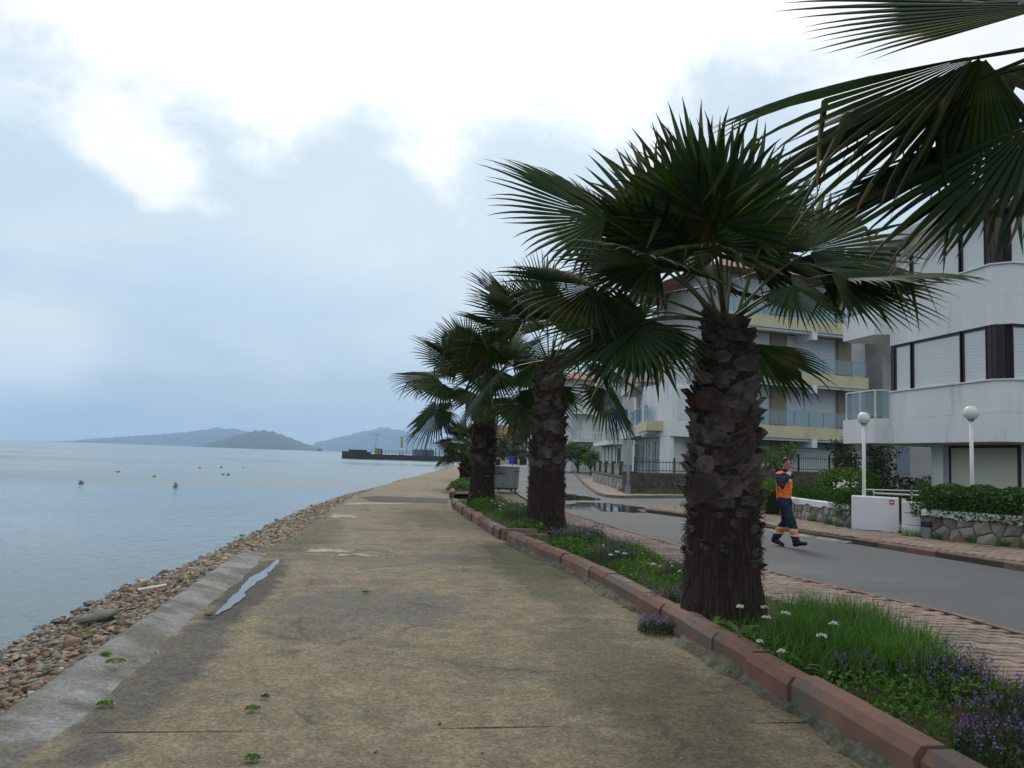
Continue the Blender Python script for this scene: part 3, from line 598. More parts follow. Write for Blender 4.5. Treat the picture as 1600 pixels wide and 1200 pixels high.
hill('hill', d, [(az(p)*d, max(1, hz(p, q, d))) for p, q in H2], 900, 'darker rounded hill in front of the island')
d = 7000; H3 = [(470, 703), (500, 693), (540, 684), (575, 676), (605, 670), (630, 675), (660, 685), (700, 694), (760, 700), (900, 706)]
hill('hill', d, [(az(p)*d, max(1, hz(p, q, d))) for p, q in H3], 1500, 'broad hill behind the pier')
V = []; F = []
for (d, Hh, dep, n) in ((6900, H1, 1500, 260), (7000, H3, 1500, 260)):
    for _ in range(n):
        px = random.uniform(Hh[1][0], Hh[-2][0]); hh = max(1, hz(px, np.interp(px, [p[0] for p in Hh], [p[1] for p in Hh]), d)); t = random.uniform(.08, .40)
        hm = max(hz(p, q, d) for p, q in Hh); x = az(px)*d; y = d + (t-.5)*dep*(.35+.65*hh/hm); z = -3 + (hh+3)*math.sin(math.pi*t)**.8*.97
        w = random.uniform(5, 13); b_ = len(V); q = random.uniform(6, 12)
        V += [(x-w, y-w, z-4), (x+w, y-w, z-4), (x+w, y+w, z-4), (x-w, y+w, z-4), (x-w, y-w, z+q), (x+w, y-w, z+q), (x+w, y+w, z+q), (x-w, y+w, z+q)]
        F += [[b_+i for i in f] for f in ((4, 5, 6, 7), (0, 1, 5, 4), (1, 2, 6, 5), (2, 3, 7, 6), (3, 0, 4, 7))]
np_mesh('hillside_town', V, F, 'town', label='scattered pale houses on the far island slopes', kind='stuff')
def haze():
    m = bpy.data.materials.new('haze_air'); m.use_nodes = True; nt = m.node_tree; nt.nodes.clear(); o = nt.nodes.new('ShaderNodeOutputMaterial'); v = nt.nodes.new('ShaderNodeVolumePrincipled')
    v.inputs['Color'].default_value = (.50, .72, 1.0, 1); v.inputs['Density'].default_value = 0.00014; v.inputs['Anisotropy'].default_value = .2
    nt.links.new(v.outputs[0], o.inputs['Volume'])
    ob = MB().box(-9800, 9800, -3300, 9800, -60, 330).build('haze', m, label='thin blue sea haze over the whole bay', kind='stuff')
haze()
# ------------------------------------------------------------------ palms
UP = Vector((0, 0, 1))
def blade_geo(mb, hub, axis, normal, R, spread, nseg, droop, rnd, kink=.06, fold=.22):
    """pleated fan: segments joined near the hub, free and pointed further out, tips bending with their weight"""
    axis = axis.normalized(); side = normal.cross(axis).normalized(); normal = axis.cross(side).normalized()
    th = np.linspace(-spread, spread, nseg); dth = th[1]-th[0]
    rs = [.03, .27, .58, .69, .80, .91, 1.0]; split = .58
    for t in th:
        d0 = axis*math.cos(t) + side*math.sin(t) - normal*fold*abs(math.sin(t)); d0.normalize()
        s0 = (-axis*math.sin(t) + side*math.cos(t)).normalized(); nn = d0.cross(s0); nn = nn if nn.dot(normal) > 0 else -nn
        L = R*(1 - .30*(abs(t)/spread)**2)*rnd.uniform(.90, 1.06); p = Vector(hub); d = d0.copy(); pr = 0; vs = []
        kk = rnd.random() < kink; ks = rnd.uniform(.42, .62); dr = droop*rnd.uniform(.5, 1.9); sway = rnd.uniform(-.22, .22)
        for i, r in enumerate(rs):
            p = p + d*(r-pr)*L; pr = r
            if r > split: d = (d - UP*dr*(r-split+.1)*.55 + s0*sway*.4).normalized()
            if kk and r > ks: d = (d*.35 - UP*1.0 + s0*sway*2).normalized(); kk = False
            w = r*L*dth*.54 if r <= split else split*L*dth*.54*max(0.03, (1-(r-split)/(1-split))**.8)
            vs += [p - s0*w, p + nn*w*.55, p + s0*w]
        n = len(rs); mb.add(vs, [f for i in range(n-1) for f in ((i*3, i*3+1, i*3+4, i*3+3), (i*3+1, i*3+2, i*3+5, i*3+4))])
        q_ = rnd.random(); k_ = 2 if q_ < .35 else 4 if q_ < .45 else 0
        if k_: mb.mi[-k_:] = [1]*k_
def frond(palm, base, hub, axis, normal, R, rnd, droop=.5, spread=1.95, nseg=42, kink=.06):
    base, hub = Vector(base), Vector(hub); mid = (base+hub)/2 + UP*.06*(hub-base).length
    mb = MB(); blade_geo(mb, hub, Vector(axis), Vector(normal), R, spread, nseg, droop, rnd, kink)
    f = mb.build('frond', ['frond', 'frond_dry'], palm)
    d = (hub-base).normalized(); pm = MB(); pm.tube([base, base.lerp(mid, .5)+UP*.01, mid, hub.lerp(mid, .4)+UP*.01, hub + Vector(axis).normalized()*.1], [(.035, .02), (.024, .014), (.018, .012), (.015, .010), (.008, .006)], 5)
    pm.build('petiole', 'petiole', f)
def boot_mesh(seed, w=.26, hh=.20, thick=.035):
    """cut leaf base: a curved wedge wrapping the trunk, its sawn upper edge standing off"""
    r = random.Random(seed); nu, nv = 6, 4; vs = []; cut = r.uniform(-.35, .35); fl = r.uniform(.7, 1.3)
    for side in (0, 1):
        for j in range(nv+1):
            t = j/nv
            for i in range(nu+1):
                s = i/nu*2-1; ww = w*.5*(1 - .42*t**1.6)
                z = hh*t*(1 + cut*s*.5*t) - .02*s*s; out = .012 + .060*fl*t**1.8 + .02*(1-s*s) - .10*s*s*(ww/w*2)**2*.9
                if side: out -= thick*(1 - .3*abs(s)); 
                vs.append((out + .006*math.sin(i*3+j*2+seed), s*ww, z + .006*math.sin(i*5+seed)))
    m = (nu+1)*(nv+1); g = lambda sd, j, i: sd*m + j*(nu+1)+i
    fs = [(g(0, j, i), g(0, j, i+1), g(0, j+1, i+1), g(0, j+1, i)) for j in range(nv) for i in range(nu)]
    fs += [(g(1, j, i), g(1, j+1, i), g(1, j+1, i+1), g(1, j, i+1)) for j in range(nv) for i in range(nu)]
    fs += [(g(0, nv, i), g(0, nv, i+1), g(1, nv, i+1), g(1, nv, i)) for i in range(nu)]
    for j in range(nv): fs += [(g(0, j, 0), g(0, j+1, 0), g(1, j+1, 0), g(1, j, 0)), (g(0, j+1, nu), g(0, j, nu), g(1, j, nu), g(1, j+1, nu))]
    return MB().add(vs, fs).mesh('leaf_base', 'boot', smooth=False)
BM = [boot_mesh(i, random.Random(i).uniform(.22, .36), random.Random(i+50).uniform(.11, .19)) for i in range(9)]
def make_palm(pos, H, r0, label, seed, nfr=26, key=(), R=1.3, Lp=1.15, nboot=120, fib=900, azskip=None, lowel=-25):
    rnd = random.Random(seed); x0, y0, z0 = pos; palm = thing('palm_tree', label, 'palm tree', pos, 'palms in the planting strip')
    prof = [(-.1, 1.22), (.08, 1.16), (.25, 1.06), (.55, 1.0), (1.0, .93), (1.6, .86), (2.2, .80), (2.7, .68), (2.95, .5), (3.05, .2)]
    k = H/3.0; nz = 26; nu = 20; vs = []
    def rad(z): return r0*float(np.interp(z/k, [p[0] for p in prof], [p[1] for p in prof]))
    for j in range(nz+1):
        z = -.1 + (H+.12)*j/nz
        for i in range(nu): a = 2*math.pi*i/nu; r = rad(z)*(1 + .035*math.sin(a*5+j*1.3+seed) + .02*math.sin(a*11+j*2.9)); vs.append((x0+r*math.cos(a), y0+r*math.sin(a), z0+z))
    trunk = MB().add(vs, [(j*nu+i, j*nu+(i+1) % nu, (j+1)*nu+(i+1) % nu, (j+1)*nu+i) for j in range(nz) for i in range(nu)] + [tuple(nz*nu+i for i in range(nu))]).build('trunk', 'trunk', palm, smooth=True)
    zb0, zb1 = .33*H, .97*H
    for i in range(nboot):
        t = (i+.5)/nboot; z = zb0 + (zb1-zb0)*t + rnd.uniform(-.03, .03); a = i*2.39996 + rnd.uniform(-.12, .12); r = rad(z)*.97
        sc = (.78 + .45*(1-t))*rnd.uniform(.62, 1.3)*(r0/.38)
        inst(rnd.choice(BM), 'leaf_base', trunk, (x0+r*math.cos(a), y0+r*math.sin(a), z0+z), rot=(rnd.uniform(-.25, .25), rnd.uniform(-.12, .18), a), sc=(sc, sc*1.05, sc))
    for i in range(int(nboot*.22)):       # ragged stubs lower down
        z = rnd.uniform(.17, .35)*H; a = rnd.uniform(0, 6.28); r = rad(z)*.97; sc = rnd.uniform(.4, .75)*(r0/.38)
        inst(rnd.choice(BM), 'leaf_base', trunk, (x0+r*math.cos(a), y0+r*math.sin(a), z0+z), rot=(rnd.uniform(-.5, .5), rnd.uniform(-.1, .3), a), sc=(sc, sc, sc*.8))
    # loose fibre
    P = []; Fq = []
    for i in range(fib):
        z = rnd.triangular(.06, .98, .30)*H; a = rnd.uniform(0, 6.28); r = rad(z); l = rnd.uniform(.05, .15); da = rnd.uniform(-.35, .35); dz = rnd.uniform(-.09, .06); w = rnd.uniform(.0025, .006)
        p = Vector((x0+r*math.cos(a), y0+r*math.sin(a), z0+z)); q = Vector((x0+(r+l*rnd.uniform(.2, .6))*math.cos(a+da), y0+(r+l*rnd.uniform(.2, .6))*math.sin(a+da), z0+z+dz)); b_ = len(P)
        P += [p+UP*w, p-UP*w, q-UP*w*.3, q+UP*w*.3]; Fq.append((b_, b_+1, b_+2, b_+3))
    np_mesh('fibre', np.array([tuple(p) for p in P]), Fq, 'fibre', trunk, at=pos, kind='stuff')
    top = Vector((x0, y0, z0+H-.06))
    for (hub, axis, normal, Rr, dr, kink, *sp) in key: frond(palm, top + (Vector(hub)-top).normalized()*.1, hub, axis, normal, Rr, rnd, dr, kink=kink, spread=sp[0] if sp else 1.95, nseg=int(42*min(1, (sp[0] if sp else 1.95)/1.6)))
    for i in range(nfr):
        t = (i+.5)/nfr; a = i*2.39996 + rnd.uniform(-.25, .25) + seed
        if azskip and azskip(a % (2*math.pi), t): continue
        el = R_(82 - (82-lowel)*t**.9 + rnd.uniform(-8, 8)); lp = Lp*rnd.uniform(.8, 1.12)*(.7+.3*min(1, t*3)); d = Vector((math.cos(a)*math.cos(el), math.sin(a)*math.cos(el), math.sin(el)))
        base = top + Vector((math.cos(a), math.sin(a), 0))*.10; hub = base + d*lp - UP*.10*t*lp
        e2 = el - R_(12 + 26*t + rnd.uniform(-8, 8)); ax = Vector((math.cos(a)*math.cos(e2), math.sin(a)*math.cos(e2), math.sin(e2)))
        sd = Vector((-math.sin(a), math.cos(a), 0)); nrm = ax.cross(sd); nrm = nrm if nrm.z > 0 else -nrm; roll = rnd.uniform(-.6, .6)
        nrm = nrm*math.cos(roll) + sd*math.sin(roll)
        frond(palm, base, hub, ax, nrm, R*rnd.uniform(.8, 1.08), rnd, .22+.4*t, spread=rnd.uniform(1.6, 2.15), nseg=rnd.choice((36, 40, 44)), kink=.04+.10*t)
    return palm
V3 = Vector
make_palm((3.3, 7.6, .12), 2.95, .36, 'big thick-trunked fan palm nearest on the planting strip', 1, nfr=15, R=1.22, Lp=1.1, nboot=150, fib=3000, lowel=4, azskip=lambda a, t: 4.0 < a < 5.6 and t > .35, key=[
    ((2.02, 7.5, 3.95), (-.85, .0, .33), (.35, -.75, .6), 1.32, .35, .03, 1.6), ((3.05, 7.45, 3.75), (-.08, -.1, 1), (0, -1, .15), 1.42, .10, .02), ((3.45, 7.75, 3.85), (.28, .1, 1), (.1, -1, .2), 1.45, .10, .02),
    ((2.80, 7.9, 3.85), (-.45, .2, 1), (-.1, -1, .3), 1.3, .12, .02), ((2.86, 6.85, 3.55), (-.35, -.8, -.15), (0, -.4, 1), .75, .5, .1), ((4.2, 7.2, 3.50), (1, -.12, .0), (.05, -.6, .85), 1.18, .32, .10, 1.6),
    ((3.7, 7.0, 3.3), (.5, -.3, -.45), (.3, -.8, .5), .62, .5, .1), ((4.25, 7.7, 3.85), (.8, .1, .5), (-.3, -.8, .5), 1.25, .4, .05), ((1.95, 7.65, 3.30), (-1, .0, .10), (.1, -.6, .8), 1.0, .6, .12), ((2.45, 7.45, 2.98), (-.55, -.2, -.45), (-.3, -.8, .5), .95, .7, .10)])
make_palm((3.45, 17.1, .12), 3.65, .39, 'fan palm with shaggy dark base behind the nearest palm', 2, nfr=21, R=1.4, Lp=1.4, nboot=130, fib=2600, lowel=-20, azskip=lambda a, t: 4.2 < a < 5.3 and t > .6, key=[((5.2, 16.3, 4.05), (.8, -.3, -.2), (.1, -.6, .8), 1.35, .6, .1)])
make_palm((2.95, 24.4, .12), 3.45, .37, 'middle fan palm with smooth brown lower trunk by the metal container', 3, nfr=23, R=1.5, Lp=1.6, nboot=100, fib=500, lowel=-20)
make_palm((3.95, 38.5, .12), 1.95, .40, 'short fan palm with low crown beyond the asphalt patch', 4, nfr=20, R=1.05, Lp=1.05, nboot=60, fib=300, lowel=-20)
make_palm((5.4, 52, .2), 2.1, .38, 'farthest low fan palm of the row, mostly hidden', 9, nfr=18, R=1.0, Lp=1.0, nboot=40, fib=150, lowel=-20)
# the palm beside the camera: its trunk stands outside the picture, its fronds hang in from the right
make_palm((3.45, 2.0, .12), 2.95, .38, 'palm at the right edge, only its hanging fronds in view', 5, nfr=16, R=1.2, Lp=1.2, nboot=110, fib=300, lowel=-5,
    azskip=lambda a, t: .45 < a < 4.5, key=[
    ((2.30, 2.86, 3.30), (-.95, .22, -.28), (-.25, -.55, .8), 1.12, .45, .20, .80), ((2.36, 2.95, 3.27), (-.85, .3, -.48), (-.4, -.5, .75), 1.12, .4, .16, .7), ((2.72, 2.85, 3.12), (-.9, .3, -.5), (-.3, -.5, .8), 1.1, .45, .15, .8), ((2.34, 2.86, 3.30), (-.25, .1, -.9), (-.3, -.8, .3), .62, .8, .5, .9), ((2.46, 2.62, 3.40), (-1, .12, .02), (-.05, -.35, .95), 1.05, .12, .10, 1.0), ((2.52, 2.80, 3.02), (-.80, .2, -.42), (-.4, -.5, .75), 1.0, .3, .08, .85),
    ((2.65, 3.15, 3.42), (-.3, .7, .1), (-.2, -.5, .85), 1.0, .6, .2), ((3.0, 3.1, 3.2), (-.1, .8, -.2), (-.4, -.3, .85), 1.05, .6, .12)])

# ------------------------------------------------------------------ plants of the strip
def in_bed(n, y0, y1, a=.25, b_=.05):
    P = np.zeros((n, 3)); ys = rng.uniform(y0, y1, n)
    for i, y in enumerate(ys): lo, hi = kerbx(y)+a, bedx(y)-b_; P[i] = (lo+(hi-lo)*rng.random(), y, .12+h(y))
    return P
def clump(n, cx_, cy_, rx_, ry_, z=.12):
    a = rng.uniform(0, 2*math.pi, n); r = np.sqrt(rng.random(n)); return np.stack([cx_+np.cos(a)*r*rx_, cy_+np.sin(a)*r*ry_, np.full(n, z)], 1)
def dome(n, cx_, cy_, rx_, ry_, hh, z=.12):
    P = clump(n, cx_, cy_, rx_, ry_, z); d = ((P[:, 0]-cx_)/rx_)**2 + ((P[:, 1]-cy_)/ry_)**2; P[:, 2] += hh*np.sqrt(np.maximum(0, 1-d))*rng.random(n)**.6; return P
V, F = cat(blades(clump(3200, 3.72, 6.0, .50, .85), .34, .009, .8), blades(clump(1500, 3.95, 6.7, .4, .5), .34, .009, .7), blades(clump(900, 3.35, 5.9, .4, .7), .26, .009, .9))
np_mesh('tall_grass', V, F, 'grass', label='tall dense green grass clump right of the nearest palm', kind='stuff')
V, F = cat(blades(in_bed(2600, 8.2, 15.1), .14, .008, .8), blades(in_bed(1800, 4.9, 8.2), .13, .008, .8), blades(in_bed(1500, 16.1, 27, .2), .18, .012, .8), blades(in_bed(300, 3.2, 5), .10, .008, .8))
np_mesh('low_grass', V, F, 'grass', label='short grass growing all along the planting strip', kind='stuff')
vf = []
for (cx_, cy_, rx_, ry_, hh, n) in [(3.05, 6.1, .25, .6, .16, 900), (3.65, 4.85, .5, .45, .18, 1300), (3.1, 4.45, .22, .5, .12, 600), (4.0, 4.6, .3, .5, .2, 800), (3.6, 3.7, .6, .4, .16, 900), (3.5, 9.0, .5, .7, .22, 1500), (3.25, 10.3, .4, .7, .22, 1300), (3.7, 11.8, .4, .9, .28, 1500), (3.1, 13.0, .4, 1.0, .22, 1200), (3.5, 14.5, .5, .6, .22, 900), (3.3, 5.0, .4, .5, .16, 900), (3.5, 20.5, .7, 2.2, .32, 2600), (2.9, 23.0, .5, 1.2, .35, 1600), (3.4, 26, .6, .8, .3, 900), (3.0, 16.6, .4, .5, .25, 800)]:
    vf.append(leaves(dome(n, cx_, cy_, rx_, ry_, hh), .035 if cy_ < 12 else .055, .55))
V, F = cat(*vf); np_mesh('ground_cover', V, F, 'herb', label='low leafy weeds covering the planting strip', kind='stuff')
V, F = cat(leaves(dome(900, 3.55, 35.2, .8, .8, .55), .12, .6), leaves(dome(500, 4.1, 37.2, .6, .6, .45), .12, .6))
np_mesh('leafy_bush', V, F, 'broad', label='bright green bush at the foot of the short palm', cat='bush')
def rosette(cx_, cy_, n, L, name, label):
    V = []; F = []
    for i in range(n):
        a = rng.uniform(0, 6.28); l = L*rng.uniform(.6, 1.1); w = l*.10; el = rng.uniform(.4, 1.25); d = np.array([math.cos(a), math.sin(a)]); s = np.array([-d[1], d[0]]); b_ = len(V)
        for k in range(5):
            t = k/4; r = l*t*math.cos(el*(1-.3*t)); z = l*(t*math.sin(el) - .75*t*t*math.sin(el)*.9); ww = w*math.sin(math.pi*min(.97, .15+.85*t))
            V += [(cx_+d[0]*r-s[0]*ww, cy_+d[1]*r-s[1]*ww, .16+z), (cx_+d[0]*r+s[0]*ww, cy_+d[1]*r+s[1]*ww, .16+z)]
        F += [(b_+2*k, b_+2*k+1, b_+2*k+3, b_+2*k+2) for k in range(4)]
    np_mesh(name, V, F, 'broad', label=label, cat='plant')
for (x, y, L, l) in [(3.05, 6.65, .36, 'broad-leaved plant arching over the kerb at the palm foot'), (2.98, 7.0, .26, 'pale leafy tuft squeezed between kerb and palm trunk'), (3.12, 5.35, .26, 'light green leaf rosette below the tall grass'), (3.3, 4.75, .22, 'leaf rosette at the edge of bare soil'), (3.0, 5.75, .24, 'leaf rosette by the kerb left of the tall grass'), (3.1, 9.9, .2, 'small leaf rosette among weeds behind the nearest palm'), (3.6, 10.9, .26, 'large bright leaf rosette behind the white flowers')]:
    rosette(x, y, 13, L, 'leafy_plant', l)
def lavender(cx_, cy_, r, hh, label, z=.12, nf=120, flow=.42):
    t = thing('purple_flower_clump', label, 'flowers', (cx_, cy_, z), 'purple flowers in the planting strip')
    V, F = cat(leaves(dome(int(nf*4), cx_, cy_, r, r, hh*.8, z), .028, .4, .6), blades(clump(nf*2, cx_, cy_, r, r, z), hh*.8, .005, .5)); np_mesh('foliage', V, F, 'lav', t, at=(cx_, cy_, z), kind='stuff')
    P = dome(int(nf*flow), cx_, cy_, r, r, hh, z); P[:, 2] = z + (P[:, 2]-z)*.5 + hh*.55; vf = []
    for k in range(5): Q = P.copy(); Q[:, 2] += k*.010; Q += rng.normal(size=Q.shape)*.006; vf.append(leaves(Q, .017, .7, .5))
    V, F = cat(*vf); np_mesh('flower_heads', V, F, 'purple', t, at=(cx_, cy_, z), kind='stuff')
LV = [(3.55, 4.05, .38, .26, 'purple flower clump in the near right corner'), (3.95, 4.35, .3, .28, 'purple flower clump against the pink pavement in the corner'), (3.2, 3.85, .25, .2, 'small purple clump on the kerb edge in the corner'), (3.75, 5.0, .34, .24, 'purple flowers just below the tall grass'), (4.05, 5.35, .25, .26, 'purple flowers between tall grass and pavement'), (3.35, 5.4, .2, .18, 'few purple flowers in front of the tall grass'),
      (3.1, 8.3, .28, .15, 'purple creeper left of the nearest trunk by the kerb'), (3.8, 9.9, .35, .28, 'purple clump at the pavement edge behind the nearest palm'), (3.3, 11.4, .4, .28, 'purple and green clump beyond the white flowers'), (3.8, 12.6, .35, .3, 'purple clump near the pavement halfway to the second palm'), (3.3, 14.0, .45, .28, 'purple clump just before the second palm'), (3.9, 15.0, .3, .3, 'purple clump right of the second palm foot'), (2.62, 7.55, .17, .13, 'tiny purple weed growing out of the kerb foot', .01),
      (3.4, 19.0, .6, .34, 'pale purple mass beyond the kerb gap'), (3.3, 21.6, .5, .34, 'purple flowers before the middle palm')]
for a in LV: lavender(*a, nf=int(90 + 260*a[2]))
def allium(x, y, hh, label):
    t = thing('white_flower', label, 'flower', (x, y, .12), 'white flowers in the planting strip'); lean = V3((random.uniform(-.06, .06), random.uniform(-.06, .06), 0)); top = V3((x, y, .12+hh)) + lean
    MB().tube([(x, y, .12), V3((x, y, .12+hh*.5))+lean*.3, top], .003, 4).build('stem', 'grass', t)
    P = rng.normal(size=(44, 3)); P /= np.linalg.norm(P, axis=1)[:, None]; P[:, 2] = np.abs(P[:, 2])*.8; V, F = leaves(np.array(top) + P*np.array([.034, .034, .026])*rng.uniform(.6, 1.1, (44, 1)), .014, .8, .4); np_mesh('flower_head', V, F, 'white_petal', t, at=(x, y, .12))
WF = [(3.25, 5.52, .36, 'white flower head rising in front of the tall grass, rightmost'), (2.98, 5.25, .34, 'white flower head lower left of the tall grass'), (3.14, 6.03, .34, 'white flower at the left flank of the tall grass'), (3.0, 6.1, .30, 'white flower between kerb and tall grass'), (2.93, 5.62, .16, 'white flower low over the kerb top'), (2.95, 6.4, .34, 'white flower head in front of the nearest trunk'), (2.9, 6.0, .14, 'small white flower touching the kerb below the trunk'), (3.2, 6.5, .3, 'white flower at the right foot of the nearest trunk'),
      (3.0, 10.34, .3, 'big white flower left of the purple clumps behind the nearest palm'), (3.16, 10.22, .3, 'white flower beside the biggest one behind the nearest palm'), (3.27, 8.61, .3, 'white flower just left of the nearest trunk'), (3.3, 9.5, .26, 'white flower midway along the weeds'), (3.08, 10.8, .22, 'white flower half hidden in purple clump'), (3.5, 8.3, .3, 'white flower against the trunk edge'),
      (2.75, 19.0, .34, 'white flower by the kerb beyond the gap'), (2.9, 19.5, .36, 'white flower in the pale purple mass'), (2.7, 18.4, .3, 'white flower nearest the kerb gap'), (3.1, 20.2, .38, 'white flower deep in the far strip'), (2.8, 20.8, .36, 'white flower farthest along the strip'), (3.3, 18.6, .4, 'white flower left of the shaggy palm base')]
for a in WF: allium(*a)
P = in_bed(70, 8.4, 15, .3); P[:, 2] += rng.uniform(.2, .34, 70); Q = in_bed(60, 16.3, 24, .3); Q[:, 2] += rng.uniform(.3, .5, 60); V, F = leaves(np.concatenate([P, Q]), .03, .9)
np_mesh('yellow_flowers', V, F, 'yellow', label='tiny yellow flowers dotted through the weeds', kind='stuff')
P = in_bed(160, 3.6, 15, .1); V, F = blades(P, .16, .006, 1.0); np_mesh('dry_grass', V, F, 'straw', label='dry straw blades among the weeds', kind='stuff')
# seaweed scraps and litter on the path
for (x, y, r, l) in [(-.71, 5.3, .06, 'green seaweed scrap in the middle of the near path'), (-.59, 4.47, .06, 'dark green seaweed clump at the bottom edge of the path'), (-.12, 9.54, .06, 'single green seaweed scrap on the grey stain'), (-1.79, 6.23, .09, 'seaweed cluster on the cement edge'), (-1.6, 5.42, .07, 'yellow-green seaweed strip below the cement edge'), (-1.93, 6.45, .05, 'small seaweed scrap on the outer cement edge'), (-1.55, 8.15, .05, 'seaweed scrap at the end of the puddle'), (-2.6, 8.2, .13, 'bright green seaweed tuft on the shingle'), (-.68, 5.55, .035, 'tiny seaweed scrap beside a bigger one')]:
    z = .02 if x > -1.7 else .07 if x > -2.1 else -.16; V, F = leaves(dome(80, x, y, r*.75, r*.5, r*.25, z), .022, .6, .0); np_mesh('seaweed', V, F, 'algae', label=l, cat='seaweed')
V = []; F = []
for i in range(170):
    y = 3.4 + 16*random.random()**1.5; x = random.uniform(left(y)+.3, kerbx(y)-.15); s = random.uniform(.003, .009); b_ = len(V); a = random.uniform(0, 3.14); z = .013
    ca, sa = math.cos(a)*s, math.sin(a)*s*.6; V += [(x-ca, y-sa, z-.01), (x+sa, y-ca, z-.01), (x+ca, y+sa, z-.01), (x-sa, y+ca, z-.01), (x, y, z+s*.5)]; F += [(b_, b_+1, b_+4), (b_+1, b_+2, b_+4), (b_+2, b_+3, b_+4), (b_+3, b_, b_+4)]
P = np.array([(kerbx(y)-abs(random.gauss(.03, .08))-.05, y, .02) for y in (random.uniform(3, 15) for _ in range(420))]); Vl, Fl = leaves(P, .022, .5, 0); Vl[:, 2] = .012 + np.abs(Vl[:, 2]-.02)*.5; np_mesh('leaf_litter', Vl, Fl, 'straw', label='dry leaf bits collected along the kerb foot', kind='stuff')
np_mesh('shell_grit', V, F, 'grit', label='pale shell bits and grit scattered over the path', kind='stuff')
# ------------------------------------------------------------------ garden walls, hedges, lamps
def clip(poly, p, n):
    out = []
    for i in range(len(poly)):
        a, b_ = poly[i], poly[(i+1) % len(poly)]; da = (a[0]-p[0])*n[0]+(a[1]-p[1])*n[1]; db = (b_[0]-p[0])*n[0]+(b_[1]-p[1])*n[1]
        if da <= 0: out.append(a)
        if (da < 0 < db) or (db < 0 < da): t = da/(da-db); out.append((a[0]+(b_[0]-a[0])*t, a[1]+(b_[1]-a[1])*t))
    return out
def voronoi(w, hh, size, seed):
    r = random.Random(seed); nx = max(1, round(w/size)); ny = max(1, round(hh/(size*.72))); pts = [((i+.5+r.uniform(-.38, .38)+(.5 if j % 2 else 0)*.9-.2)*w/nx, (j+.5+r.uniform(-.36, .36))*hh/ny) for j in range(ny) for i in range(nx)]
    cells = []
    for i, p in enumerate(pts):
        poly = [(0, 0), (w, 0), (w, hh), (0, hh)]
        for j, q in enumerate(pts):
            if i == j or abs(q[0]-p[0]) > size*3.5: continue
            d = (q[0]-p[0], q[1]-p[1]); l = math.hypot(*d)
            if l < 1e-6: continue
            g = .012; m_ = ((p[0]+q[0])/2 - d[0]/l*g, (p[1]+q[1])/2 - d[1]/l*g); poly = clip(poly, m_, d)
            if len(poly) < 3: break
        if len(poly) >= 3: cells.append(poly)
    return cells
def frame(p0, p1, z=0):
    p0, p1 = V3((*p0, z)), V3((*p1, z)); u = (p1-p0).normalized(); n = V3((u.y, -u.x, 0))       # n points to the right of p0->p1 (outside)
    return (lambda a, b_, c_: p0 + u*a + n*b_ + UP*c_), (p1-p0).length
def stone_wall(p0, p1, z0, z1, label, size=.3, cap='render', m='wallstone', seed=1, thick=.3, capw=.05, core='joint', wav=.03):
    f, L = frame(p0, p1); t = thing('garden_wall', label, 'wall', (*((V3((*p0, z0))+V3((*p1, z0)))/2),))
    MB().box(0, L, -thick, 0, z0-.1, z1, f).build('wall_core', core, t)
    r = random.Random(seed)
    for cell in voronoi(L, z1-z0, size, seed):
        cx_ = sum(p[0] for p in cell)/len(cell); cz = sum(p[1] for p in cell)/len(cell); d = r.uniform(.015, .04); n = len(cell); vs = [f(a, -.01, z0+b_) for a, b_ in cell] + [f(cx_+(a-cx_)*.97, d*.7, z0+cz+(b_-cz)*.97) for a, b_ in cell] + [f(cx_+(a-cx_)*.82, d, z0+cz+(b_-cz)*.82) for a, b_ in cell]
        at = f(cx_, 0, z0+cz); MB().add(vs, [tuple(range(2*n, 3*n))] + [(k*n+i, k*n+(i+1) % n, (k+1)*n+(i+1) % n, (k+1)*n+i) for k in range(2) for i in range(n)]).build('stone', m, t, at=at)
    if cap:
        n = max(4, int(L/.15)); vs = []
        for i in range(n+1):
            a = L*i/n; dz = wav*math.sin(a*5.1)+wav*.6*math.sin(a*11.7); vs += [f(a, capw+.008, z1-.05+dz), f(a, capw+.012, z1+.09), f(a, capw-.03, z1+.115), f(a, -thick-.04, z1+.115), f(a, -thick-.04, z1-.02)]
        MB().add(vs, [(i*5+k, i*5+k+1, i*5+6+k, i*5+5+k) for i in range(n) for k in range(4)] + [(0, 1, 2, 3, 4), (n*5+4, n*5+3, n*5+2, n*5+1, n*5)]).build('coping', cap, t)
    return t
stone_wall((12.13, 16.95), (13.08, 14.75), .12, .66, 'rubble garden wall with white coping under the clipped hedge', .33, seed=3)
stone_wall((13.09, 14.73), (15.6, 9.0), .12, .66, 'near stretch of rubble garden wall at the right edge', .33, seed=4)
stone_wall((12.35, 24.6), (11.80, 19.22), .12, .60, 'low rubble garden wall with white coping behind the walking man', .33, seed=5)
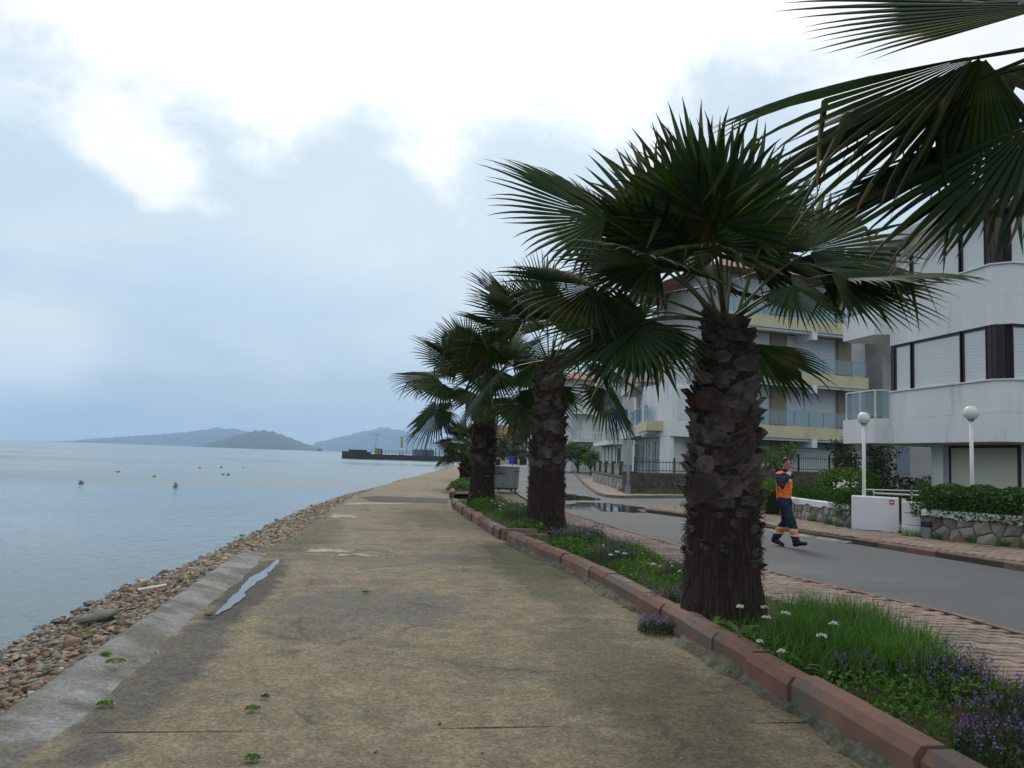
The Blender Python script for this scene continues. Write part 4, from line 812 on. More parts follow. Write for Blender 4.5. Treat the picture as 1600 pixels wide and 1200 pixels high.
def hedge(name, pts, hw, z0, z1, n, m, label, size=.05, cat_='hedge', core='darkleaf', round_=.5):
    P = [V3((*p, 0)) for p in pts]; seg = [(b_-a).length for a, b_ in zip(P[:-1], P[1:])]; tot = sum(seg); out = np.zeros((n, 3)); r = rng
    for i in range(n):
        s = r.random()*tot
        for a, b_, l in zip(P[:-1], P[1:], seg):
            if s <= l: break
            s -= l
        u = (b_-a).normalized(); nn = V3((u.y, -u.x, 0)); ang = r.uniform(-.15, math.pi+.15); rr = 1 - .42*r.random()**2; q = a + u*s
        k = 4.0; ca, sa = math.cos(ang), math.sin(ang); e = (abs(ca)**k + abs(sa)**k)**(-1/k); wv = 1 + .10*math.sin(q.x*3.1+q.y*2.3) + .07*math.sin(q.x*7.7-q.y*6.1)
        zz = z0 + (z1-z0)*max(-.1, sa*e*rr)*wv; q2 = q + nn*(hw*ca*e*rr*wv); out[i] = (q2.x, q2.y, zz)
    V, F = leaves(out, size, .6, .3)
    t = thing(name, label, cat_, (*((P[0]+P[-1])/2).xy, z0)); np_mesh('leaves', V, F, m, t, at=wloc(t), kind='stuff'); mb = MB()
    for a, b_ in zip(P[:-1], P[1:]):
        f, L = frame(a.xy, b_.xy)
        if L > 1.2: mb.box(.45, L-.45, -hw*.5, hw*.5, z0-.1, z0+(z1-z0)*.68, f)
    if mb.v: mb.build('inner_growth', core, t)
    return t
hedge('clipped_hedge', [(12.35, 17.35), (13.35, 14.95), (15.9, 9.2)], .42, .66, 1.27, 30000, 'hedge', 'dense clipped green hedge above the right-hand garden wall', .06)
hedge('clipped_hedge', [(12.05, 19.1), (12.75, 24.3)], .34, .6, 1.06, 11000, 'hedge', 'clipped hedge on the wall behind the walking man', .055)
hedge('clipped_hedge', [(11.62, 19.35), (12.3, 19.75)], .3, .45, 1.12, 2200, 'hedge', 'hedge end spilling over the wall beside the white gate', .05)
hedge('garden_shrub', [(12.9, 21.9), (14.6, 23.4)], .8, .2, 1.55, 7000, 'shrub', 'bright green bushy shrub behind the clipped hedge', .09, 'shrub')
hedge('garden_shrub', [(15.0, 24.2), (19, 25.0)], .7, .2, 1.35, 7500, 'darkleaf', 'dark evergreen border hedge under the white block', .07, 'shrub')
hedge('garden_shrub', [(14.6, 21.3), (16.0, 22.2)], .5, .2, .95, 2200, 'shrub', 'low green shrub beside the ground floor column', .07, 'shrub')
hedge('garden_shrub', [(11.9, 23.6), (12.6, 25.6)], .4, .3, 1.15, 1500, 'shrub', 'pale green shrub left of the walking man', .07, 'shrub')
V, F = leaves(clump(60, 12.85, 21.2, .35, .3, 1.1)+rng.normal(size=(60, 3))*np.array([.05, .05, .12]), .09, .9); np_mesh('white_blossom', V, F, 'white_petal', label='white blossoms at the edge of the bright shrub', cat='flowers')
def weeds(label, pts, z, n, hh):
    vf = [blades(clump(n, x, y, r, r, z), hh, .012, .8) for (x, y, r) in pts]; V, F = cat(*vf); np_mesh('weeds', V, F, 'grass', label=label, kind='stuff')
weeds('weeds at the foot of the cabinet and garden wall', [(12.0, 17.2, .2), (12.2, 16.6, .12), (12.5, 15.9, .1), (12.75, 15.3, .12), (12.95, 14.9, .15), (11.75, 20.3, .1), (11.9, 21.3, .15), (11.6, 19.5, .1)], .12, 90, .2)
weeds('grass along the far corner wall', [(12.6, 37.4, .5), (13.8, 38.0, .6), (15, 38.4, .6), (16, 38.8, .5), (11.6, 37.3, .3), (11.9, 39.5, .3), (10.6, 26.9, .5)], .12, 220, .22)

# white gate wall, cabinet, post and rails
t = thing('gate_wall', 'curved white rendered wall panel by the garden gate', 'wall', (12.0, 18.6, .1)); pts = [(11.70, 19.10), (11.84, 18.86), (12.02, 18.62), (12.22, 18.42), (12.42, 18.28)]
vs = []
for (x, y) in pts: nx, ny = .66, .75; vs += [(x, y, .05), (x, y, .93), (x+.02, y+.02, .96), (x+.14, y+.16, .96), (x+.16, y+.18, .05)]
MB().add(vs, [(i*5+k, i*5+k+1, i*5+6+k, i*5+5+k) for i in range(4) for k in range(4)] + [(4, 3, 2, 1, 0), (20, 21, 22, 23, 24)]).build('wall_panel', 'render', t)
f, L = frame((12.22, 18.42), (12.42, 18.28)); s = thing('number_sign', 'small red plate with a white mark on the gate wall', 'sign', f(.10, .02, .85))
MB().box(.06, .16, .005, .015, .79, .90, f).build('plate', 'redsign', s); MB().box(.085, .135, .016, .019, .825, .865, f).build('mark', 'white_metal', s)
t = thing('gate_post', 'white tubular gate post between gate wall and cabinet', 'post', (12.42, 18.0, .1))
MB().tube([(12.40, 18.02, .05), (12.40, 18.02, .95)], .05, 10).build('pole', 'white_metal', t); MB().tube([(12.33, 17.75, .05), (12.33, 17.75, .62)], .06, 10).build('stub', 'white_metal', t)
t = thing('utility_cabinet', 'white three-tiered utility cabinet at the end of the garden wall', 'cabinet', (12.2, 17.3, .1)); f, L = frame((12.0, 17.52), (12.3, 17.1))
for z0, z1, i in ((.05, .36, 0), (.37, .64, .012), (.65, .90, .004)): MB().bbox(0+i, .42-i, -.28+i, 0-i, z0, z1, .014, f).build('door_panel', 'render', t)
t = thing('water_tap_box', 'small dark meter box low beside the cabinet', 'box', (12.25, 16.85, .3)); f, L = frame((12.18, 16.95), (12.28, 16.72)); MB().bbox(0, .22, .02, .16, .38, .50, .015, f).build('lid', 'blackbin', t); MB().box(.02, .20, .02, .13, .14, .375, f).build('body', 'metal', t)
t = thing('gate_rail', 'white metal rails of the open garden gate', 'gate', (13.3, 19.4, .1))
MB().tube([(12.5, 19.4, 1.02), (14.3, 18.9, 1.0)], .025, 6).build('rail', 'white_metal', t); MB().tube([(12.3, 19.6, 1.10), (15.4, 20.0, 1.10)], .02, 6).build('rail', 'white_metal', t)
for x, y in ((12.5, 19.4), (13.4, 19.15), (14.3, 18.9), (15.4, 20.0)): MB().tube([(x, y, .1), (x, y, 1.1)], .02, 6).build('upright', 'white_metal', t)
def globe_lamp(x, y, zt, r, label):
    t = thing('globe_lamp', label, 'lamp', (x, y, .16), 'garden globe lamps'); MB().tube([(x, y, .1), (x, y, zt*.5), (x, y, zt-r*.9)], [.05, .045, .045], 10).build('pole', 'white_metal', t, smooth=True)
    MB().tube([(x, y, zt-r*1.12), (x, y, zt-r*.8)], [.07, .085], 10).build('collar', 'metal', t); MB().sphere((x, y, zt), r, 20, 14).build('globe', 'globe', t, smooth=True)
globe_lamp(11.95, 18.95+.0, 2.91, .155, 'white globe lamp behind the gate wall, left one'); globe_lamp(13.9, 17.6, 3.06, .175, 'white globe lamp in front of the shuttered block, right one')

# far corner wall and fence
stone_wall((11.75, 38.0), (15.6, 39.3), .12, 1.0, 'dark mossy stone wall along the side street', .42, 'darkwall', 'darkwall', 11, .3, .03, 'darkwall', .0)
stone_wall((15.62, 39.31), (27, 43.2), .12, 1.3, 'taller dark garden wall under the iron fence', .6, 'darkwall', 'darkwall', 14, .3, .03, 'darkwall', .0)
stone_wall((15.0, 57.5), (11.72, 38.3), .12, .75, 'pale stone wall along the street beyond the corner', .55, 'darkwall', 'wallstone', 12, .3, .03, 'joint', .0)
mb = MB().bbox(11.45, 12.0, 37.75, 38.3, .1, 1.08, .03); mb.bbox(11.4, 12.05, 37.7, 38.35, 1.085, 1.15, .02); tag(mb.build('corner_pillar', 'darkwall'), 'squat stone pillar at the far street corner', 'pillar')
def iron_fence(p0, p1, z0, z1, label, sp=.16, postev=2.4):
    f, L = frame(p0, p1); t = thing('iron_fence', label, 'fence', f(L/2, 0, z0)); me = MB().tube([(0, 0, z0), (0, 0, z1-.06), (0, 0, z1+.06)], [.011, .011, .002], 4).mesh('bar', 'iron', off=(0, 0, z0))
    for i in range(int(L/sp)): inst(me, 'bar', t, f((i+.5)*sp, -.14, z0))
    for z in (z0+.1, z1-.14): MB().box(0, L, -.155, -.125, z, z+.035, f).build('rail', 'iron', t)
    for i in range(int(L/postev)+1): MB().box(i*postev-.03, i*postev+.03, -.17, -.11, z0-.02, z1+.12, f).build('post', 'iron', t)
iron_fence((15.7, 39.35), (27, 43.2), 1.42, 2.25, 'black iron spear fence on the side street wall, long'); iron_fence((12.1, 38.15), (15.6, 39.3), 1.1, 1.75, 'black iron fence left of the nearest trunk on the corner wall', .2)
t = thing('wall_screen', 'dark slatted panels on the pale street wall', 'fence', (13.2, 46, .9)); f, L = frame((15.0, 57.5), (11.72, 38.3))
for i in range(5): MB().box(L*i/5+.12, L*(i+1)/5-.12, -.2, -.12, .9, 1.45, f).build('panel', 'pane', t); MB().box(L*i/5-.1, L*i/5+.1, -.26, -.04, .87, 1.6, f).build('post', 'darkwall', t)
t = thing('street_light_pole', 'tall grey-blue street light pole at the far corner', 'lamp post', (12.2, 40.3, .1)); x, y = 11.35, 37.0
t.location = (x, y, .1); WOFF[t.name] = V3((x, y, .1))
MB().tube([(x, y, .1), (x, y, 1.0), (x, y, 6.6)], [.10, .075, .05], 10).build('pole', 'metal', t, smooth=True); MB().tube([(x, y, .1), (x, y, .5)], .12, 10).build('base_sleeve', 'metal', t)
MB().tube([(x, y, 6.55), (x-.4, y-.1, 7.0), (x-1.2, y-.3, 7.2)], .035, 8).build('arm', 'metal', t); MB().bbox(x-1.75, x-1.15, y-.45, y-.2, 7.12, 7.25, .03).build('lamp_head', 'metal', t)

# ------------------------------------------------------------------ buildings
def shutter(parent, f, a0, a1, z0, z1, b_=0.0, m='shutter', fm='render', slat=.09, fw=.05):
    """window with a closed roller shutter: slats as one curtain, frame round it"""
    o = MB().box(a0, a1, b_-.05, b_-.02, z0, z1, f).build('window', 'dark', parent); n = int((z1-z0)/slat); mb = MB()
    for i in range(n): mb.box(a0+fw, a1-fw, b_-.018, b_+.002, z0+(z1-z0)*i/n+.002, z0+(z1-z0)*(i+1)/n-.0015, f)
    mb.build('shutter_curtain', m, o, kind='stuff')
    fr = MB(); fr.box(a0, a0+fw, b_-.02, b_+.03, z0, z1, f); fr.box(a1-fw, a1, b_-.02, b_+.03, z0, z1, f); fr.box(a0+fw, a1-fw, b_-.02, b_+.028, z1-.07, z1, f); fr.build('shutter_frame', fm, o); return o
def railing(parent, f, a0, a1, b_, z0, z1, n, m='metal', glass=True, ends=()):
    r = MB().box(a0, a1, b_-.025, b_+.025, z1-.04, z1, f).build('handrail', m, parent)
    for i in range(n+1): a = a0 + (a1-a0)*i/n; MB().box(a-.02, a+.02, b_-.02, b_+.02, z0, z1-.041, f).build('rail_post', m, parent)
    if glass:
        for i in range(n): a = a0 + (a1-a0)*i/n; q = a0 + (a1-a0)*(i+1)/n; MB().box(a+.03, q-.03, b_-.006, b_+.006, z0+.06, z1-.08, f).build('glass_panel', 'glass', parent)
# A: white block on the right, long side to the sea, chamfered near corner
A = thing('white_apartment_block', 'white apartment block with closed roller shutters at the right', 'building', (17.5, 21, .16))
XA = 14.9; Y0, Y1 = 18.1, 22.25
outline = [(XA, Y1), (XA, Y0), (XA+.32, Y0-.32), (23, Y0-.32), (23, 24.2), (XA+1.5, 24.2), (XA+1.5, Y1)]
def band(z0, z1, off, nm, m='render'):
    o = off; pl = [(XA-o, Y1), (XA-o, Y0-o*.4), (XA+.32-o*.4, Y0-.32-o), (23, Y0-.32-o), (23, 24.2), (XA+1.5, 24.2), (XA+1.5, Y1)]
    return MB().prism(pl, z0, z1).build(nm, m, A)
fs_, Ls = frame((XA, Y1), (XA, Y0)); fn_, Ln = frame((XA+.32, Y0-.32), (23, Y0-.32)); fc_, Lc = frame((XA, Y0), (XA+.32, Y0-.32))
MB().prism([(16, Y0+.3), (23, Y0+.3), (23, 24), (17.5, 24), (17.5, 21.75), (16, 21.75)], .1, 2.42).build('ground_floor_wall', 'render', A)
fg, Lg = frame((16, 21.75), (16, Y0+.3)); 
shutter(A, fg, .62, Lg-.1, .2, 2.38, .02, 'shutter_cream', 'brown', .10, .07); MB().box(.10, .50, .0, .14, .1, 2.415, fg).build('column', 'render', A)
z = 2.42
for k in range(3):
    if k == 2: break
    b1 = band(z, z+.72, .004, 'parapet_lower'); b2 = band(z+.724, z+1.52, .0, 'parapet_upper'); MB().prism([(XA-.05, Y1), (XA-.05, Y0-.02), (XA+.30, Y0-.37), (23, Y0-.37), (23, Y0), (XA+.6, Y0+.2), (XA+.4, Y1)], z+1.524, z+1.56).build('sill', 'render', b2)
    w0, w1 = z+1.565, z+2.93
    MB().prism([(XA+.14, Y1-.02), (XA+.14, Y0+.06), (XA+.38, Y0-.18), (23, Y0-.18), (23, 24.2), (XA+1.5, 24.2), (XA+1.5, Y1-.02)], w0, w1+.02).build('wall', 'dark', A)
    for (a0, a1) in ((.20, .92), (1.02, 2.98), (3.08, 3.92)): shutter(A, fs_, a0, a1, w0, w1, -.06, 'shutter', 'brown', .085, .03)
    MB().box(.0, .16, -.2, -.02, w0, w1, fs_).build('corner_post', 'brown', A); MB().box(3.96, Ls+.1, -.3, -.03, w0, w1, fs_).build('corner_post', 'brown', A); MB().box(-.02, Lc*.62, -.25, -.035, w0, w1, fc_).build('corner_post', 'brown', A)
    for (a0, a1) in ((.02, 1.9), (2.0, 4.2), (4.3, 6.6)): shutter(A, fn_, a0, a1, w0, w1, -.06, 'shutter', 'brown', .085, .03)
    z += 2.93
zr = 2.42 + 2*2.93 - 1.5
MB().prism([(XA-.35, Y1+2), (XA-.35, Y0-.3), (XA+.1, Y0-.75), (23.4, Y0-.75), (23.4, 24.6), (XA-.35, 24.6)], zr+1.52+.05, zr+1.8).build('roof', 'soffit', A)
MB().prism([(XA+.3, Y1+1.6), (XA+.3, Y0+.2), (XA+.6, Y0-.1), (23, Y0-.1), (23, 24.2), (XA+.3, 24.2)], zr+1.81, zr+2.2).build('roof_edge', 'render', A)
for k in range(2):   # seaward balconies beyond the shutters
    zb = 2.42 + k*2.93 + (.0 if k == 0 else .35); P = [(XA-.004, Y1+.0), (XA-.42, Y1+.16), (XA-.45, 24.05), (XA-.1, 24.2), (XA+1.5, 24.2), (XA+1.5, Y1+.003)]
    o = MB().prism(P, zb, zb+.74).build('balcony', 'render', A); MB().prism([(XA-.1, Y1+.1), (XA-.36, Y1+.24), (XA-.38, 23.95), (XA+1.4, 24.1), (XA+1.4, Y1+.1)], zb+.744, zb+.75).build('balcony_floor', 'soffit', o)
    fb, Lb = frame((XA-.42, 24.0), (XA-.40, Y1+.2)); railing(o, fb, .02, Lb-.02, -.05, zb+.75, zb+1.62, 2, 'white_metal'); fb2, Lb2 = frame((XA-.40, Y1+.2), (XA+.02, Y1+.03)); railing(o, fb2, .04, Lb2, -.05, zb+.75, zb+1.62, 1, 'white_metal')
    MB().prism([(XA+1.0, Y1+.003), (XA+1.5, Y1+.003), (XA+1.5, 24.15), (XA+1.0, 24.15)], zb+.755, zb+2.93 if k == 0 else zb+2.4).build('balcony_back_wall', 'wall_shade', A)
# B: apartment block across the side street; south side with balconies, west side to the sea
B = thing('balcony_apartment_block', 'white apartment block with cream balcony bands across the side street', 'building', (22, 47, .3))
b0 = (15.6, 43.4); bu = V3((.98, .19, 0)).normalized(); b1 = (b0[0]+bu.x*17, b0[1]+bu.y*17); fB, LB = frame(b0, b1)
fW, LW = frame((b0[0]+2.9, b0[1]+16), b0)      # sea side, seen obliquely
FZ = [.3, 3.95, 7.15, 10.35, 13.4]
MB().prism([tuple(fB(2.6, -.9, 0).xy), tuple(fB(17, -.9, 0).xy), tuple(fB(17, -11, 0).xy), tuple(fW(.3, -1.2, 0).xy)], .3, 13.0).build('wall', 'wall_shade', B)
for k in range(4):
    z0, z1 = FZ[k], FZ[k+1]
    for (a0, a1) in ((4.4, 7.3), (8.6, 12.2), (13.4, 16.4)): shutter(B, fB, a0, a1, z0+.05, z0+2.45, -.88, 'shutter', 'render', .11)
    for a0 in (7.45, 12.4): MB().box(a0, a0+1.05, -.9, -.80, z0, z1-.45, fB).build('pilaster', 'tilewall', B)
    if k:
        o = MB().box(2.6, 13.4, -.9, .62, z0-.66, z0-.62, fB).build('balcony', 'soffit', B); MB().box(2.6, 13.4, .55, .62, z0-.62, z0+.04, fB).build('fascia', 'cream', o); MB().box(2.6, 13.4, -.9, .548, z0-.18, z0-.02, fB).build('slab', 'soffit', o); MB().box(13.4, 13.46, -.9, .62, z0-.66, z0+.04, fB).build('fascia', 'cream', o)
        MB().box(2.6, 13.4, .1, .50, z0-.80, z0-.665, fB).build('beam', 'render', o); MB().box(9.2, 9.55, -.85, .70, z0-1.15, z0-.668, fB).build('beam_end', 'render', o)
        railing(o, fB, 2.7, 13.3, .58, z0+.05, z0+.98, 10, 'metal')
# left white bay
for k in range(1, 2):
    z0 = FZ[k]; MB().box(-.05, 2.55, -3.0, .35, z0-.85, z0+2.1 if k < 3 else z0+2.6, fB).build('bay', 'render', B); shutter(B, fB, .35, 2.3, z0+.10, z0+1.9, .37, 'shutter', 'render', .11)
MB().box(1.9, 2.3, -.7, .2, .3, 3.095, fB).build('column', 'render', B); MB().box(.9, 1.3, -1.2, -.895, .3, 3.0, fB).build('pilaster', 'tilewall', B); MB().box(-.05, .2, -.9, .2, .3, 3.09, fB).build('column', 'render', B)
# sea side balconies
MB().prism([tuple(fW(0, -.04, 0).xy), tuple(fW(LW-5.0, -.04, 0).xy), tuple(fW(LW-5.0, -4, 0).xy), tuple(fW(0, -6, 0).xy)], 6.003, 9.7).build('wall', 'render', B)
for k in range(1, 3):
    z0 = FZ[k]; o = MB().box(1.0, LW-(1.0 if k == 1 else 5.5), -.5, 1.1, z0-.75, z0-.05, fW).build('balcony', 'render2', B); e_ = 0 if k == 1 else 4.5; MB().box(LW-4.2-e_, LW-.6-e_, 1.1, 1.16, z0-.55, z0+.0, fW).build('fascia', 'cream', o); MB().box(LW-.99-e_, LW-.5-e_, -.4, 1.1, z0-.55, z0+.0, fW).build('fascia', 'cream', o)
    railing(o, fW, 1.1, LW-1.1-e_, 1.05, z0-.04, z0+.95, 9, 'metal'); 
    for i in range(4 if k == 1 else 3): a = 2 + i*(LW-4-e_)/(4 if k == 1 else 3); MB().box(a, a+1.7, -.02, .03, z0+.02, z0+2.2, fW).build('window', 'pane', B); MB().box(a+.80, a+.88, .032, .06, z0+.03, z0+2.2, fW).build('mullion', 'white_metal', B)
for i in range(5): a = 1.5 + i*(LW-3)/5; MB().box(a, a+2.0, -.02, .03, .4, 2.9, fW).build('window', 'pane', B); MB().box(a+.95, a+1.03, .032, .06, .41, 2.9, fW).build('mullion', 'white_metal', B)
MB().prism([tuple(fW(0, -.03, 0).xy), tuple(fW(LW-.2, -.03, 0).xy), tuple(fB(2.58, -1.0, 0).xy), tuple(fB(9, -12, 0).xy)], .3, 6.0).build('wall', 'render', B)
o = thing('blue_cloth', 'bright blue cloth hanging on the sea-side balcony', 'cloth', fW(LW-9.6, 1.6, 4.4)); MB().box(LW-9.6, LW-9.56, 1.2, 2.1, FZ[1]+.45, FZ[1]+1.15, fW).build('cloth_panel', 'bluecloth', o); MB().box(LW-9.62, LW-9.54, 1.17, 2.13, FZ[1]+1.152, FZ[1]+1.19, fW).build('hem', 'white_metal', o)
# roof with tiled slopes
ov = .9; rz0, rz1 = 13.0, 15.2; R4 = [fB(2.2, ov*.7, rz0), fB(17+ov, ov*.7, rz0), fB(17+ov, -11-ov, rz0), fB(2.2, -11-ov, rz0)]; R2 = [fB(7, -5, rz1), fB(12.5, -5, rz1)]
rf = MB().add(R4 + R2, [(0, 1, 5, 4), (1, 2, 5), (2, 3, 4, 5), (3, 0, 4), (3, 2, 1, 0)]).build('roof', 'rust', B)
MB().box(9, 9.6, -4, -3.4, 14, 15.6, fB).build('chimney', 'render2', rf)
# stair block behind on the right
MB().box(14.6, 20, -6, 1.2, .3, 9.6, fB).build('stair_tower', 'wall_shade', B)
for k in range(3): MB().box(15.0, 16.0, 1.21, 1.24, 1.4+k*3, 3.1+k*3, fB).build('window', 'pane', B)
# D: yellow banded block further along the sea road
Dd = thing('yellow_banded_block', 'narrow apartment block with yellow wall bands and brown windows', 'building', (24, 73, .5)); fD, LD = frame((21.9, 80.5), (19.7, 66)); MB().box(0, LD, -9, 0, .2, 12.2, fD).build('wall', 'render2', Dd)
for k in range(4):
    z0 = .6 + k*3.05
    if k: 
        MB().box(.2, LD-3.4, .01, .05, z0-.25, z0+.75, fD).build('spandrel', 'cream', Dd); o = MB().box(-.3, LD-.4, -.3, .9, z0-.62, z0-.26, fD).build('balcony', 'render', Dd); MB().box(LD-3.2, LD-.5, .052, 1.15, z0-.255, z0+.75, fD).build('balcony_front', 'glass', o)
    for i in range(4):
        a = .8 + i*2.7; w = MB().box(a, a+1.7, -.02, .04, z0+.76, z0+2.35, fD).build('window', 'brown', Dd); MB().box(a+.25, a+1.6, .042, .06, z0+.8, z0+2.3, fD).build('shutter_curtain', 'shutter', w); MB().box(a-.1, a+1.8, .055, .12, z0+.70, z0+.755, fD).build('sill', 'render', w)
    w = MB().box(LD-2.9, LD-.9, -.02, .045, z0+.4, z0+2.4, fD).build('window', 'pane', Dd)
MB().add([fD(-.6, .9, 12.2), fD(LD+.6, .9, 12.2), fD(LD+.6, -9.6, 12.2), fD(-.6, -9.6, 12.2), fD(4, -4, 13.8), fD(LD-4, -4, 13.8)], [(0, 1, 5, 4), (1, 2, 5), (2, 3, 4, 5), (3, 0, 4), (3, 2, 1, 0)]).build('roof', 'rust', Dd)
# E: plain grey-white block beyond
E_ = thing('grey_apartment_block', 'plain grey-white apartment block with small corner balconies', 'building', (24, 95, .5)); fE, LE = frame((20.6, 89), (30, 91)); MB().box(0, LE, -13, 0, .2, 10.6, fE).build('wall', 'render2', E_)
for k in range(3):
    z0 = .8 + k*3.1; w = MB().box(1.3, 2.6, .0, .04, z0, z0+2.2, fE).build('window', 'shutter', E_); MB().box(1.15, 2.75, .01, .08, z0+2.21, z0+2.32, fE).build('lintel', 'render', w)
    if k:
        o = MB().box(.2, 3.4, .0, 1.2, z0-.28, z0-.08, fE).build('balcony', 'render', E_); MB().box(.2, 3.4, 1.12, 1.2, z0+.78, z0+.88, fE).build('handrail', 'render', o)
        for i in range(9): a = .22 + i*.385; MB().box(a, a+.07, 1.13, 1.19, z0-.078, z0+.779, fE).build('baluster', 'render', o)
    for a in (5.2, 7.8): w = MB().box(a, a+.8, .0, .03, z0+.9, z0+1.8, fE).build('window', 'dark', E_)
MB().add([fE(-.7, .9, 10.6), fE(LE+.7, .9, 10.6), fE(LE+.7, -13.6, 10.6), fE(-.7, -13.6, 10.6), fE(3, -6, 12.2), fE(LE-3, -6, 12.2)], [(0, 1, 5, 4), (1, 2, 5), (2, 3, 4, 5), (3, 0, 4), (3, 2, 1, 0)]).build('roof', 'rust', E_)
# ------------------------------------------------------------------ people
from mathutils import noise
def fuse(mb, voxel, smooth=6, fold=0.0):
    """melt overlapping tubes into one continuous skin"""
    me = mb.mesh('tmp', 'skin'); o = bpy.data.objects.new('tmp', me); COL.objects.link(o)
    m = o.modifiers.new('r', 'REMESH'); m.mode = 'VOXEL'; m.voxel_size = voxel; s = o.modifiers.new('s', 'SMOOTH'); s.factor = .5; s.iterations = smooth
    dg = bpy.context.evaluated_depsgraph_get(); out = bpy.data.meshes.new_from_object(o.evaluated_get(dg)); bpy.data.objects.remove(o); out.materials.clear()
    if fold:        # creases in the cloth
        nv = len(out.vertices); co = np.zeros(nv*3); no = np.zeros(nv*3); out.vertices.foreach_get('co', co); out.vertices.foreach_get('normal', no); co = co.reshape(-1, 3); no = no.reshape(-1, 3)
        k = np.array([noise.noise((a*9, b_*9, c_*16)) + .6*noise.noise((a*26, b_*26, c_*26)) for a, b_, c_ in co]); out.vertices.foreach_set('co', (co + no*(fold*k)[:, None]).ravel())
    return out
def dress(me, name, parent, Mx, mats, fn=None):
    for m in mats: me.materials.append(M[m])
    if fn: me.polygons.foreach_set('material_index', [fn(p.center) for p in me.polygons])
    me.polygons.foreach_set('use_smooth', [True]*len(me.polygons)); me.transform(Matrix.Translation(-wloc(parent)) @ Mx); me.update()
    o = bpy.data.objects.new(name, me); link(o, parent, wloc(parent)); return o
def limb(mb, pts, rad): 
    P = [V3(p) for p in pts]; mb.tube(P, rad, 10); mb.sphere(P[0], rad[0] if not hasattr(rad[0], '__len__') else min(rad[0]), 10, 6); mb.sphere(P[-1], rad[-1] if not hasattr(rad[-1], '__len__') else min(rad[-1]), 10, 6)
def hand(mb, w, d, curl, side):
    """palm, four unequal bent fingers and a thumb off the side of the palm; d is the direction of the palm"""
    w, d = V3(w), V3(d).normalized(); s = d.cross(V3(side)).normalized(); n = s.cross(d).normalized(); 
    mb.tube([w, w+d*.045, w+d*.09], [(.026, .02), (.04, .016), (.038, .014)], 8)
    for i, l in enumerate((.070, .080, .075, .058)):
        b_ = w + d*.085 + s*(-.030+.020*i); k = b_ + (d*math.cos(curl*.5)+n*math.sin(curl*.5))*l*.5; e = k + (d*math.cos(curl)+n*math.sin(curl))*l*.5; mb.tube([b_, k, e], [.0095, .009, .007], 6)
    b_ = w + d*.025 - s*.032; k = b_ + (d*.6 - s*.7 + n*.3).normalized()*.035; mb.tube([b_, k, k + (d*.85 - s*.2 + n*.5).normalized()*.03], [.012, .010, .008], 6)
